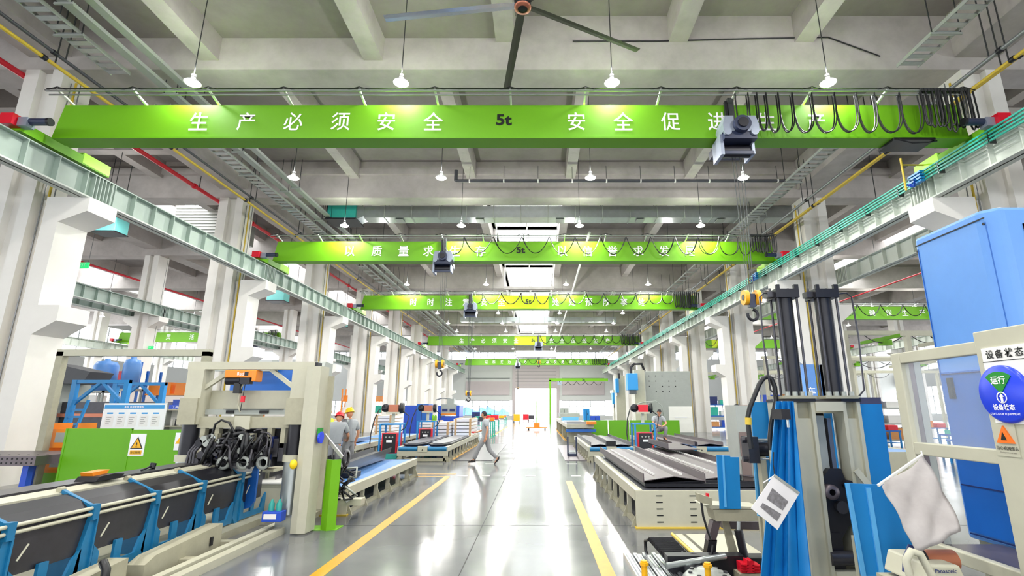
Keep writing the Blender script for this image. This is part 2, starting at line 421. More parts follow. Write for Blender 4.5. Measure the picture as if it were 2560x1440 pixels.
for k in range(4):
    MB().box(RR-.36-.0*k, RR-.32, -2, 74, 8.02-k*.085, 8.06-k*.085, 'teal_bar').build('conductor_bar', t)
b = MB()
for k in range(50): b.box(RR-.36, RR-.2, -1.5+k*1.5, -1.47+k*1.5, 7.72, 8.0, 'rail_steel')
b.build('bracket', t)
ylab = ['over the side bay beyond the stacked blue drums', 'in the outermost side bay']
runway(-23.5, -1, 'pale crane runway girder on the inner face of the second column row', y0=10)
runway(-25.3, -1, 'pale crane runway girder on the outer face of the second column row', y0=20)
runway(-42.0, 1, 'pale crane runway girder by the far window wall', y0=20)
runway(13.9, 1, 'pale crane runway girder on the outer face of the columns behind the blue cabinet', y0=4)
runway(34.2, 1, 'pale crane runway girder on the far side of the bay behind the blue cabinet', y0=15)

# ================================================================ overhead cranes
def festoon_path(x0, x1, y, zt, drop):
    pts = []; n = 14
    u_ = abs(x1-x0) < .9
    for i in range(n+1):
        a = i/n; w = abs(math.sin(PI*a))**.62 if u_ else 1-abs(2*a-1)**2.2
        s = (1-math.cos(PI*a))/2 if u_ else a; xx = x0+(x1-x0)*s
        pts.append((xx, y+.03*math.sin(a*6), zt-drop*w))
    return pts
def crane(Y, x0, x1, label, texts, cap, hoist_x, hooks, bunch, loops, hook_z, zb=8.2, depth=.9, yellow=None, name='overhead_crane', detail=2, drop=1.05, capx=None, tsz=.49):
    t = T(name, label, 'crane', ((x0+x1)/2, Y, zb-.25))
    zt = zb+depth
    b = MB(); b.prism([(x0+.0, zb), (x1, zb), (x1-.1, zt), (x0+.15, zt)], 'y', Y, Y+.36, 'crane_green')
    b.box(x0+.1, x1-.1, Y-.06, Y+.42, zb-.035, zb, 'crane_green')
    if yellow:
        b.box(yellow[0], yellow[1], Y-.004, Y+.01, zb+.01, zt-.01, 'crane_yellow')
    bg_ = b.build('bridge_girder', t)
    for ch, x in texts: b = MB(); text_into(b, ch, (x, Y-.005, zb+depth*.50), tsz, 'letter_white', bold=.008, sx=.92); b.build('slogan_character', bg_)
    if cap: b = MB(); text_into(b, cap, (capx, Y-.008, zb+depth*.55), .30, 'letter_black', bold=.03, sx=1.15); b.build('capacity_lettering', bg_)
    for s, x in ((-1, x0), (1, x1)):
        rx = RL if s < 0 else RR
        if name != 'overhead_crane' or abs(x-rx) > 1.2: rx = x
        b = MB(); y0, y1 = Y-.55, Y+1.95
        pts = [(y0, zb-.1), (y0+.1, zb+.12), (y1-.9, zb+.12), (y1-.85, zb+.2), (y1-.05, zb+.2), (y1, zb+.1), (y1, zb-.12), (y0, zb-.12)]
        b.prism(pts, 'x', rx-.15, rx+.15, 'crane_green')
        b.box(rx-.152, rx+.152, y1-.85, y1, zb-.08, zb+.205, 'crane_green_light')
        ec = b.build('end_carriage', t)
        if detail > 0:
            b = MB(); b.box(rx-.17, rx+.13, y0-.2, y0+.04, zb-.05, zb+.22, 'red_paint'); b.build('drive_cover', ec)
            b = MB(); q = rx-s*.15
            b.box(q, q-s*.22, y0-.1, y0+.1, zb-.05, zb+.17, 'hoist_silver')
            b.cyl((q-s*.2, y0, zb+.1), (q-s*.62, y0, zb+.1), .085, 'hoist_navy'); b.cyl((q-s*.62, y0, zb+.1), (q-s*.68, y0, zb+.1), .095, 'black_metal')
            b.build('drive_motor', ec)
    if detail > 0:                       # festoon track on cantilever arms
        yr = Y-.38; b = MB(); nn = int((x1-x0)/1.82)
        for i in range(nn+1):
            x = x0+.25+(x1-x0-.5)*i/nn
            b.bar((x, Y+.3, zt+.02), (x, yr, zt+.2), .045, .045, 'white_paint')
            b.bar((x-.28, yr, zt+.16), (x, yr, zt+.25), .018, .018, 'black_rubber'); b.bar((x+.28, yr, zt+.16), (x, yr, zt+.25), .018, .018, 'black_rubber')
        b.box(x0+.0, x1-.1, yr-.02, yr+.02, zt+.13, zt+.16, 'galvanised'); b.box(x0, x1-.1, yr-.012, yr+.012, zt+.2, zt+.215, 'black_rubber')
        b.box(x0+.1, x1-.1, yr-.012, yr+.012, zt+.02, zt+.05, 'galvanised')
        b.build('festoon_track', t)
        b = MB(); hk = hooks
        rr = .016 if detail == 2 else .03
        for i in range(len(hk)-1):
            dz = drop*loops[min(i, len(loops)-1)]
            b.tube(festoon_path(hk[i], hk[i+1], yr-.02, zt+.08, dz), rr, 'black_rubber', 5)
            if detail == 2: b.tube(festoon_path(hk[i]+.03, hk[i+1]-.02, yr+.05, zt+.08, dz*.985), rr, 'black_rubber', 5)
        b0, b1, nb = bunch
        for i in range(nb):
            x = b0+(b1-b0)*i/nb; w = (b1-b0)/nb
            b.tube(festoon_path(x, x+w*1.25, yr+random.uniform(-.07, .07), zt+.1, drop*random.uniform(.82, 1.0)), rr*1.25, 'black_rubber', 5)
            b.box(x-.02, x+.05, yr-.06, yr+.06, zt+.1, zt+.17, 'rail_steel')
        b.build('festoon_cable', t)
        b = MB(); hx = hoist_x; y0 = Y-.5     # hoist trolley riding the bottom flange
        b.box(hx-.09, hx+.05, Y-.1, Y+.06, zb+.25, zt+.14, 'rail_steel'); b.box(hx-.17, hx-.11, Y-.1, Y-.02, zb+.3, zt+.05, 'black_rubber')
        b.prism([(hx-.42, zb+.1), (hx-.36, zb+.3), (hx-.16, zb+.3), (hx-.16, zb-.1), (hx-.42, zb-.1)], 'y', y0, y0+.5, 'hoist_silver')
        b.prism([(hx+.42, zb+.1), (hx+.36, zb+.3), (hx+.12, zb+.3), (hx+.12, zb-.1), (hx+.42, zb-.1)], 'y', y0, y0+.5, 'hoist_silver')
        b.cyl((hx, y0-.12, zb+.05), (hx, y0+.4, zb+.05), .2, 'hoist_navy', 18); b.cyl((hx, y0-.16, zb+.05), (hx, y0-.12, zb+.05), .12, 'black_metal', 18)
        b.box(hx-.4, hx+.36, y0+.02, y0+1.1, zb-.28, zb-.08, 'hoist_navy')
        for q in (-.33, .3): b.cyl((hx+q, y0-.03, zb-.12), (hx+q, y0+.04, zb-.12), .09, 'hoist_silver')
        ht = b.build('hoist_trolley', t)
        b = MB(); b.cyl((hx-.4, Y-.1, zb-.42), (hx+.3, Y-.1, zb-.42), .15, 'black_metal', 16); b.box(hx-.46, hx-.38, Y-.35, Y+.2, zb-.62, zb-.1, 'hoist_silver')
        b.box(hx+.3, hx+.36, Y-.3, Y+.2, zb-.58, zb-.2, 'hoist_silver'); b.box(hx-.4, hx+.32, Y-.34, Y-.3, zb-.6, zb-.52, 'hoist_navy')
        b.build('hoist_drum', ht)
        b = MB()
        for q in (-.12, -.04, .06, .14): b.cyl((hx+q, Y-.1, zb-.5), (hx+q*.5, Y-.1, hook_z+.35), .008 if detail == 2 else .014, 'rail_steel', 5)
        b.build('wire_rope', t)
        b = MB(); hz = hook_z
        for q in (-.13, .13): b.cyl((hx+q-.045, Y-.1, hz+.22), (hx+q+.045, Y-.1, hz+.22), .17, 'hook_yellow', 20); b.cyl((hx+q-.055, Y-.1, hz+.22), (hx+q+.055, Y-.1, hz+.22), .07, 'black_metal', 14)
        b.box(hx-.07, hx+.07, Y-.16, Y-.04, hz, hz+.3, 'hoist_navy')
        b.tube([(hx+.1*math.cos(a)*1.1, Y-.1, hz-.17+.12*math.sin(a)) for a in [PI*.5-k*.42 for k in range(13)]], .034, 'black_metal', 8)
        b.build('hook_block', t)
    return t
def tx(chars, pxs, Y): return [(c, at(p, 700, Y=Y).x*1.0 if False else Xof(p, Y)) for c, p in zip(chars, pxs)]
def Xof(px, Y, z=8.65):
    # side offset of a point at distance Y, height z seen in column px
    d = Y*math.cos(PITCH)+(z-HZ)*math.sin(PITCH)
    return (px-HX)/F*d
def bridge_ends(Y, a, c): return Xof(a, Y, 8.65), Xof(c, Y, 8.65)
Y = 11.1; X0, X1 = bridge_ends(Y, 138, 2415)
tt = tx('生产必须安全安全促进生产', [498, 616, 734, 852, 966, 1083, 1441, 1558, 1676, 1793, 1915, 2040], Y)
hk = [Xof(p, Y-.38, 9.2) for p in (1836, 1868, 1890, 1913, 1943, 1978, 2027, 2083, 2138, 2183, 2245, 2296)]
CR1 = crane(Y, X0, X1, 'large green overhead crane under the ceiling fan, the first along the hall', tt, '5t', Xof(1845, Y-.3, 8.2), hk,
      (Xof(2300, Y-.38, 9.2), Xof(2425, Y-.38, 9.2), 15), [.95, 1, .95, 1.0, .98, 1.0, 1, .98, 1, 1, 1.02], 3.98, capx=Xof(1260, Y))
Y = 21.6; X0, X1 = bridge_ends(Y, 684, 1935)
tt = tx('以质量求生存以信誉求发展', [875, 942, 1009, 1071, 1137, 1201, 1406, 1468, 1531, 1596, 1660, 1725], Y)
hk = [Xof(p, Y-.38, 9.2) for p in (1112, 1160, 1233, 1305, 1373, 1438, 1501, 1565, 1627, 1687, 1745, 1797, 1845, 1876)]
CR2 = crane(Y, X0, X1, 'green overhead crane in front of the bright roof lights, second along the hall', tt, '5t', Xof(1109, Y-.3, 8.2), hk,
      (Xof(1876, Y-.38, 9.2), Xof(1936, Y-.38, 9.2), 14), [1.0, .92, .95, .93, .98, .98, 1, 1, 1, 1, 1, 1.05], 3.4, drop=.8, capx=Xof(1302, Y), detail=2)
Y = 32.8; X0, X1 = bridge_ends(Y, 903, 1746)
tt = tx('时时注意安全处处预防事故', [1034, 1077, 1122, 1165, 1210, 1254, 1389, 1430, 1472, 1516, 1560, 1604], Y)
hk = [Xof(p, Y-.38, 9.2) for p in (1180, 1207, 1253, 1303, 1337, 1375, 1420, 1465, 1509, 1552, 1590, 1622, 1654, 1682)]
crane(Y, X0, X1, 'green overhead crane with a long yellow middle stretch, third along the hall', tt, '5t', Xof(1177, Y-.3, 8.2), hk,
      (Xof(1686, Y-.38, 9.2), Xof(1744, Y-.38, 9.2), 12), [.7], 2.5, yellow=(Xof(1245, Y), Xof(1371, Y)), capx=Xof(1321, Y), detail=1)
Y = 52.5; X0, X1 = bridge_ends(Y, 1067, 1601)
tt = tx('生产必须安全安全促进生产', [1154, 1181, 1208, 1236, 1263, 1290, 1379, 1405, 1433, 1461, 1489, 1519], Y)
hk = [Xof(p, Y-.38, 9.2) for p in (1350, 1378, 1405, 1433, 1459, 1485, 1509, 1530, 1550)]
crane(Y, X0, X1, 'green overhead crane with a short yellow stretch, fourth along the hall', tt, '5t', Xof(1347, Y-.3, 8.2), hk,
      (Xof(1552, Y-.38, 9.2), Xof(1600, Y-.38, 9.2), 12), [.8], 6.2, yellow=(Xof(1286, Y), Xof(1365, Y)), capx=Xof(1333, Y), detail=1)
Y = 77.5; X0, X1 = bridge_ends(Y, 1162, 1521)
tt = tx('以科技为动力以质量求生存', [1216, 1235, 1255, 1273, 1293, 1313, 1369, 1388, 1407, 1427, 1447, 1466], Y)
hk = [Xof(p, Y-.38, 9.2) for p in (1296, 1320, 1345, 1370, 1392, 1414, 1434, 1453, 1471)]
crane(Y, X0, X1, 'dulled green overhead crane close to the end wall', tt, '10t', Xof(1295, Y-.3, 8.2), hk,
      (Xof(1474, Y-.38, 9.2), Xof(1518, Y-.38, 9.2), 8), [.8], 4.5, capx=Xof(1343, Y), detail=1)
Y = 36.6
tt = tx('禁安', [1903, 1985], Y)+tx('确保生产', [2180, 2222, 2262, 2305], Y)
hk = [Xof(p, Y-.38, 9.2) for p in (1890, 1930, 1980, 2035, 2090, 2142, 2200, 2256, 2310, 2360, 2410)]
crane(Y, 14.2, 33.9, 'green overhead crane of the bay behind the blue cabinet', tt, '5t', 30, hk,
      (Xof(2440, Y-.38, 9.2), 33.5, 10), [.8], 6, capx=Xof(2120, Y), name='side_bay_crane', detail=1)
Y = 55
crane(Y, 14.2, 33.9, 'green overhead crane further along the bay behind the blue cabinet', [], None, 20, [15, 16.5, 18, 19.5, 21, 22.5, 24],
      (30, 33.5, 10), [.8], 6, yellow=(19, 23), name='side_bay_crane', detail=1)
Y = 49.7
tt = [(c, x) for c, x in zip('灵活操作', (-36.6, -34.3, -32.1, -29.9))]
crane(Y, -41.6, -25.6, 'green overhead crane in the bay beyond the blue gantry', tt, None, -27.8, [-27.6, -27, -26.5],
      (-26.4, -25.8, 5), [.8], 6, name='side_bay_crane', detail=1)

for cr_, y_, px in ((CR1, 12.7, 2284), (CR2, 23.2, 0)):      # current collector arm reaching down to the teal bars
    x_ = RR-.75; b = MB(); b.cyl((x_, y_, 7.55), (x_, y_, 8.5), .028, 'pipe_yellow', 10); b.cyl((x_, y_, 8.3), (RR-.1, y_, 8.3), .022, 'pipe_yellow', 8); b.cyl((x_, y_, 7.85), (RR-.45, y_, 7.85), .02, 'galvanised', 8)
    arm_ = b.build('collector_arm', cr_)
    for k in range(4): b = MB(); b.box(RR-.5, RR-.38, y_-.25, y_+.2, 7.72+k*.085, 7.77+k*.085, 'sky_blue_paint'); b.tube([(x_, y_, 7.7), (x_+.15, y_-.1, 7.6+.03*k), (RR-.45, y_, 7.74+k*.085)], .012, 'royal_blue', 5); b.build('collector_shoe', arm_)
b = MB(); b.box(8.6, 9.6, 11.0, 11.6, 8.1, 8.16, 'black_metal'); b.tube([(8.7, 11.0, 8.1), (9.0, 10.98, 8.0), (9.4, 11.0, 8.02), (9.7, 11.1, 8.12)], .02, 'black_rubber', 6); b.build('limit_switch_tray', CR1)
# ================================================================ lamps, fan, pipes, trays, ducts
def lamp_proto(loc, rod):
    t = T('high_bay_lamp', 'x', 'ceiling lamp', loc); x, y, z = loc
    MB().lathe(loc, [(.06,.11),(.10,.085),(.175,.035),(.2,0),(.192,0),(.09,.07)], 'lamp_shell').lathe(loc, [(0,.24),(.05,.24),(.055,.15)], 'lamp_shell', 10).build('reflector', t)
    MB().lathe(loc, [(.19,.012),(.15,-.03),(0,-.045)], 'lamp_glow').build('bulb', t)
    MB().cyl((x, y, z+.2), (x+.0, y, z+rod), .012, 'rail_steel', 6).build('suspension_rod', t)
    return t
LX = [-8.63, -3.42, 1.85, 7.25]
LY = [11.06, 16.4, 21.2, 26.7, 32.2, 37.3, 42.5, 47.8, 53.2, 58.5, 63.8, 69.2, 74.4, 79.6]
xw = ['next to the red pipe', 'second from the red pipe', 'second from the conductor bars', 'next to the conductor bars']
lp = lamp_proto((LX[0], LY[0], 9.7), 3.32)
p_ = bpy.data.lights.new('lamp_glow', 'POINT'); p_.shadow_soft_size = .05; p_.energy = LAMP_W*.45; p_.color = (1, .985, .95)
q_ = bpy.data.objects.new('lamp_glow', p_); COL.objects.link(q_); q_.location = (0, 0, .36); q_.parent = lp
a_ = bpy.data.lights.new('lamp_light', 'AREA'); a_.shape = 'DISK'; a_.size = .42; a_.energy = LAMP_W; a_.color = (1, .985, .95)
l_ = bpy.data.objects.new('lamp_light', a_); COL.objects.link(l_); l_.location = (0, 0, -.06); l_.parent = lp
for j, y in enumerate(LY):
    for i, x in enumerate(LX):
        if 44 < y and i == 5: continue
        lab = 'white high bay lamp, %s row from camera, %s' % (ORD[min(j, 11)], xw[i])
        if j == 13: lab = 'white high bay lamp by the end wall, '+xw[i]
        if j == 12: lab = 'white high bay lamp in the last row but one, '+xw[i]
        if (i, j) == (0, 0): o = lp; o['label'] = lab; o['group'] = 'high bay lamps of the main hall'
        else: o = copy_tree(lp, (x, y, 9.7), lab, 'high bay lamps of the main hall')
for k, y in enumerate((5.8, .5, -5.5)):
    for i, x in enumerate(LX): copy_tree(lp, (x, y, 9.7), 'white high bay lamp overhead near the camera, row %s, %s' % (ORD[k], xw[i]), 'high bay lamps of the main hall')
side = [(x, y) for x in (-17.2, -30.5, -38.6) for y in (19, 26.5, 35, 44, 53, 62)]+[(x, y) for x in (18.5, 27, 30.5) for y in (17.5, 26.5, 31, 40, 49, 58)]
for k, (x, y) in enumerate(side):
    w = 'the drum storage bay' if x < 0 else 'the cabinet side bay'
    o = copy_tree(lp, (x, y, 9.7), 'white high bay lamp in %s, %s row, %s' % (w, ORD[{19:0,26.5:1,35:2,44:3,53:4,62:5,17.5:0,31:2,40:3,49:4,58:5}[y]], {-17.2:'beside the inner columns',-30.5:'in the middle',-38.6:'towards the windows',18.5:'beside the inner columns',27:'in the middle',30.5:'towards the outer columns'}[x]), 'high bay lamps of the side bays')
# ceiling fan
c = Vector((-.31, 8.6, 9.72))
t = T('ceiling_fan', 'huge ceiling fan with five long grey blades and a copper ringed hub', 'ceiling fan', c)
MB().lathe(c, [(0,-.08),(.1,-.08),(.14,-.06),(.17,-.02),(.17,.12),(.1,.2),(0,.2)], 'black_metal').lathe(c, [(.1,-.085),(.165,-.075),(.175,-.03)], 'copper').build('hub', t)
MB().cyl(c+Vector((0,0,.15)), c+Vector((0,0,3.3)), .05, 'pipe_grey').build('down_rod', t)
for k in range(5):
    a = math.radians(30+72*k-2); d = Vector((math.cos(a), math.sin(a), 0)); q = Vector((-d.y, d.x, 0))
    b = MB(); p0 = c+d*.14+Vector((0,0,.02)); p1 = c+d*2.95+Vector((0,0,.06))
    v = []
    for p, w in ((p0, .075), (c+d*.5+Vector((0,0,.03)), .085), (p1, .085)):
        v += [p-q*w-Vector((0,0,.012)), p+Vector((0,0,-.006)), p+q*w+Vector((0,0,.012)), p+Vector((0,0,.026))]
    f = []
    for s in range(2):
        for e in range(4): f.append((s*4+e, s*4+(e+1) % 4, s*4+4+(e+1) % 4, s*4+4+e))
    f += [(3,2,1,0), (8,9,10,11)]
    b.add(v, f, 'aluminium' if k == 2 else 'fan_brown', False); b.build('blade', t)
b = MB()
for sx, sy in ((1,1),(1,-1),(-1,1),(-1,-1)): b.cyl(c+Vector((sx*.05, sy*.05, 2.0)), c+Vector((sx*1.0, sy*2.6, 3.2)), .008, 'rail_steel', 5)
b.build('stay_wire', t)
# pipes that run the length of the hall
def pipe(name, x, z, r, m, label, y0=0, y1=84, clamps=None):
    t = T(name, label, 'pipe', (x, y0, z))
    MB().cyl((x, y0, z), (x, y1, z), r, m, 10).build('run', t)
    if clamps:
        y = y0+2
        while y < y1: MB().cyl((x, y-.06, z), (x, y+.06, z), r*1.45, clamps, 10).build('clamp', t); y += 4.5
        y = y0+2.3
        while y < min(y1, 60): MB().box(x-.012, x+.012, y-.012, y+.012, z, 13.0 if z > 11 else 12.2, 'rail_steel').build('hanger_rod', t); y += 4.5
    return t
pipe('sprinkler_pipe', -14.72, 11.05, .085, 'red_paint', 'thick red sprinkler pipe along the tops of the columns', clamps='red_paint')
pipe('gas_pipe', -12.45, 10.4, .05, 'pipe_yellow', 'thin yellow pipe hung beside the red sprinkler pipe', clamps='black_metal')
pipe('conduit_pipe', -12.2, 10.52, .045, 'pipe_dark', 'thin dark pipe between the yellow pipe and the cable ladder', clamps='black_metal')
pipe('gas_pipe', 11.4, 9.95, .05, 'pipe_yellow', 'yellow pipe hung beside the columns with the conductor bars', y0=4, clamps='black_metal')
pipe('gas_pipe', 11.62, 10.05, .04, 'pipe_yellow', 'second yellow pipe, next to a grey one by the conductor bar columns', y0=4, clamps='black_metal')
pipe('conduit_pipe', 11.15, 10.2, .055, 'pipe_grey', 'grey pipe between cable tray and yellow pipes by the conductor bar columns', y0=4, clamps='black_metal')
pipe('drain_pipe', 13.9, 9.2, .11, 'pipe_dark', 'thick dark pipe behind the conductor bar columns', y0=8, clamps='pipe_grey')
pipe('conduit_pipe', 14.4, 9.3, .06, 'pipe_grey', 'slim grey pipe beside the thick dark one behind the columns', y0=8)
pipe('sprinkler_pipe', 24.5, 10.2, .05, 'red_paint', 'red sprinkler pipe high in the bay behind the blue cabinet', y0=22)
pipe('sprinkler_pipe', -27, 10.2, .07, 'red_paint', 'red sprinkler pipe in the bay beyond the stacked drums', y0=22)
# cable ladders and trays
def ladder(x, z, w, y0, y1, label, solid=False, pitch=.28, name='cable_ladder'):
    t = T(name, label, 'cable tray', (x, y0, z)); b = MB()
    b.box(x-w/2-.02, x-w/2, y0, y1, z, z+.1, 'galvanised_dull'); b.box(x+w/2, x+w/2+.02, y0, y1, z, z+.1, 'galvanised_dull')
    b.build('side_rail', t)
    b = MB()
    if solid: b.box(x-w/2, x+w/2, y0, y1, z, z+.015, 'galvanised_dull'); b.build('tray_floor', t)
    else:
        y = y0+.1
        while y < y1: b.box(x-w/2, x+w/2, y, y+pitch*.55, z, z+.02, 'galvanised'); y += pitch if y < 25 else pitch*3
        b.build('rung_grating', t)
    b = MB(); y = y0+1.2
    while y < y1:
        b.box(x-w/2-.12, x+w/2+.12, y, y+.05, z-.05, z, 'galvanised_dull')
        for s in (-1, 1): b.box(x+s*(w/2+.08)-.01, x+s*(w/2+.08)+.01, y, y+.02, z, 12.2, 'rail_steel')
        y += 3.4 if y < 40 else 6
    b.build('trapeze_hanger', t); return t
ladder(-11.55, 10.75, .5, 6, 12.2, 'pale cable ladder high at the corner above the drive of the big crane')
ladder(-11.4, 10.7, .45, 13.6, 84, 'pale cable ladder along the ceiling beyond the concrete girder, red pipe side', pitch=.34)
ladder(-10.75, 10.75, .2, 5, 84, 'narrow grey cable tray beside the cable ladder', True, name='cable_tray')
ladder(-10.3, 10.9, .18, 5, 84, 'second narrow grey cable tray, further from the red pipe', True, name='cable_tray')
ladder(10.05, 10.8, .55, 6, 11.95, 'pale cable ladder ending at the concrete girder above the big crane festoon')
ladder(10.2, 10.6, .5, 14, 84, 'pale cable ladder along the ceiling beside the conductor bar columns', pitch=.34)
# ducts across the hall
def duct(y, x0, x1, z0, z1, label, d=.75):
    t = T('air_duct', label, 'air duct', ((x0+x1)/2, y, z0))
    b = MB(); b.box(x0, x1, y, y+d, z0, z1, 'galvanised'); b.build('duct_body', t)
    b = MB(); x = x0+1
    while x < x1: b.box(x-.02, x+.02, y-.03, y+d+.03, z0-.03, z1+.03, 'galvanised_dull'); x += 1.35
    b.build('flange', t)
    b = MB(); x = x0+1.7
    while x < x1: b.box(x-.2, x+.2, y+.1, y+d-.1, z0-.06, z0-.03, 'galvanised_dull'); x += 4
    b.build('air_outlet', t)
    x = x0+1
    while x < x1: b = MB(); b.box(x-.01, x+.01, y+.1, y+.12, z1, 13.0, 'rail_steel'); b.box(x-.01, x+.01, y+d-.1, y+d-.08, z1, 13.0, 'rail_steel'); b.build('hanger_rod', t); x += 2.7
    return t
duct(23.4, -8.6, 12.6, 10.95, 11.55, 'long galvanised air duct across the hall in front of the first roof light')
duct(53.9, -8.4, 8.5, 10.9, 11.4, 'galvanised air duct across the hall beyond the third roof light')
b = MB(); t = T('air_unit', 'teal air handling unit at the end of the long galvanised duct', 'air handling unit', (-9.6, 23.6, 10.75))
MB().box(-10.35, -8.95, 23.2, 24.3, 10.85, 11.6, 'teal_paint').build('casing', t, bevel=.02)
b.prism([(-8.95, 10.85), (-8.95, 11.6), (-8.6, 11.5), (-8.6, 11.0)], 'y', 23.35, 24.1, 'galvanised'); b.build('duct_neck', t)
MB().box(-10.4, -8.9, 23.15, 24.35, 10.78, 10.85, 'black_metal').box(-10.4,-10.35,23.2,24.3,10.85,11.6,'black_metal').build('base_frame', t)
b = MB()
for x in (-10.3, -9.0):
    for y in (23.3, 24.2): b.box(x-.01, x+.01, y-.01, y+.01, 11.6, 12.2, 'rail_steel')
b.build('hanger_rod', t)
def heater(x, y, z, label):
    t = T('unit_heater', label, 'unit heater', (x, y, z)); MB().box(x-.5, x+.5, y-.35, y+.35, z, z+.6, 'heater_teal').build('casing', t, bevel=.02)
    MB().box(x-.55, x-.5, y-.3, y+.3, z+.05, z+.55, 'red_paint').box(x-.52, x+.52, y-.38, y+.38, z-.05, z, 'black_metal').build('trim_strip', t)
    b = MB()
    for s in (-.4, .4): b.box(x+s-.01, x+s+.01, y-.01, y+.01, z+.6, 13.0, 'rail_steel')
    b.build('hanger_rod', t)
heater(-18.4, 20.5, 9.1, 'teal unit heater hung in the side bay by the first crane corbel')
heater(-15.3, 29.0, 7.9, 'teal unit heater hung in the side bay by the second crane corbel')
heater(-15.3, 38.5, 7.9, 'teal unit heater hung in the side bay by the third crane corbel')
b = MB(); b.cyl((.5, 15.5, 11.0), (11.8, 15.5, 11.0), .07, 'pipe_dark', 10)
t = T('water_pipe', 'thick dark pipe with white clamps crossing under the ceiling beyond the big crane', 'pipe', (6, 20.4, 10.6))
y = 20.4; zz = at(1500, 452, Y=y).z; b = MB(); b.cyl((-3.6, y, zz), (11.2, y, zz), .07, 'pipe_dark', 10); b.cyl((-3.6, y, zz), (-3.6, y, zz+.5), .08, 'pipe_dark', 10); b.build('run', t)
x = -3
while x < 11: b = MB(); b.cyl((x-.03, y, zz), (x+.03, y, zz), .09, 'white_paint', 10); b.box(x-.01, x+.01, y-.01, y+.01, zz, 12.2, 'rail_steel'); b.build('clamp', t); x += 1.5
tag(MB().tube([(1.0, 12.5, 12.1), (3.5, 12.52, 12.12), (6, 12.52, 12.2), (8.4, 12.52, 12.25), (9.8, 12.5, 11.6)], .018, 'black_rubber', 6).build('ceiling_cable'), 'thin black cable sagging along the concrete girder behind the fan', 'cable')
# diagonal white lamp conduit and louvred plenum
tag(MB().cyl((2.8, 26, 11.08), (2.8, 84.8, 11.08), .075, 'white_paint', 8).build('rain_pipe'), 'long white pipe running straight away beside the roof lights', 'pipe')
t = T('ventilation_plenum', 'big pale louvred box hung beyond the first column row', 'ventilation box', (-18.1, 26, 10.9))
MB().box(-19.6, -16.6, 25.6, 28, 10.9, 12.5, 'galvanised_dull').build('casing', t)
b = MB()
for k in range(9): b.box(-19.6, -16.6, 25.5, 25.6, 10.95+k*.17, 11.05+k*.17, 'white_paint')
b.build('louvre', t); b = MB()
for x in (-19.3, -16.9): b.box(x-.02, x+.02, 26.5, 26.54, 12.5, 13.0, 'rail_steel')
b.build('hanger_rod', t)
for n_, (x, y, z, lab) in enumerate([(-22.2, 23.6, 8.4, 'small green exit sign hung beyond the first crane corbel'), (-24.0, 31.0, 5.2, 'small green exit sign by the green crane of the side bay')]):
    t = T('exit_sign', lab, 'exit sign', (x, y, z)); MB().box(x-.35, x+.35, y-.03, y+.03, z, z+.3, 'exit_green').build('panel', t)
    b = MB(); text_into(b, 'EXIT', (x, y-.035, z+.15), .16, 'letter_white'); b.build('lettering', t)
    b = MB()
    for s in (-.3, .3): b.cyl((x+s, y, z+.3), (x+s, y, 13.0), .01, 'rail_steel', 5)
    b.build('chain', t)
# conduits on the columns
for i, y in enumerate(ROWS[:5]):
    for s, X in ((-1, XL-.6), (1, XR+.6)):
        w = 'red pipe' if s < 0 else 'conductor bar'
        lab = '%s yellow pipe down the %s column recess, counted from camera' % (ORD[i], w)
        tag(MB().cyl((X, y-.24, 0), (X, y-.24, 10.9), .03, 'pipe_yellow', 8).build('column_pipe'), lab, 'pipe', 'pipes in the column recesses')
        for k in (-.15, .13):
            lab = '%s %s conduit down the %s column recess, counted from camera' % (ORD[i], 'outer grey' if k*s > 0 else 'inner grey', w)
            tag(MB().cyl((X+k, y-.23, 0), (X+k, y-.23, 10.9), .016, 'pipe_grey', 6).build('column_conduit'), lab, 'conduit', 'conduits in the column recesses')
# ================================================================ long forming line at the near side
# -- feed table with blue brackets, running away from the camera
t = T('feed_table', 'long blue-bracketed feed table with black troughs running into the cream gantry', 'feed table', (-4.9, 3, 0))
XA = -4.6; ya, yb = 2.2, 9.0
b = MB()
b.prism([(-5.46, .93), (-5.12, .93), (-5.12, .99), (-5.46, .99)], 'y', ya, yb, 'steel_dark'); b.build('back_beam', t)
MB().prism([(-5.10, .93), (-4.96, .90), (-4.96, .94), (-5.10, .97)], 'y', ya, yb, 'cream_paint').build('guide_strip', t)
MB().prism([(-4.95, .86), (-4.72, .80), (-4.66, .72), (-4.66, .80), (-4.74, .87), (-4.9, .93)], 'y', ya, yb, 'black_metal').build('trough', t)
MB().box(-4.68, -4.64, ya, yb, .36, .74, 'steel_dark').build('side_plate', t)
b = MB(); b.cyl((XA, ya, .795), (XA, yb-.2, .795), .018, 'cream_paint', 8); b.build('guide_rod', t)
b = MB(); b.cyl((XA, ya, .735), (XA, yb-.2, .735), .018, 'cream_paint', 8); b.build('guide_rod', t)
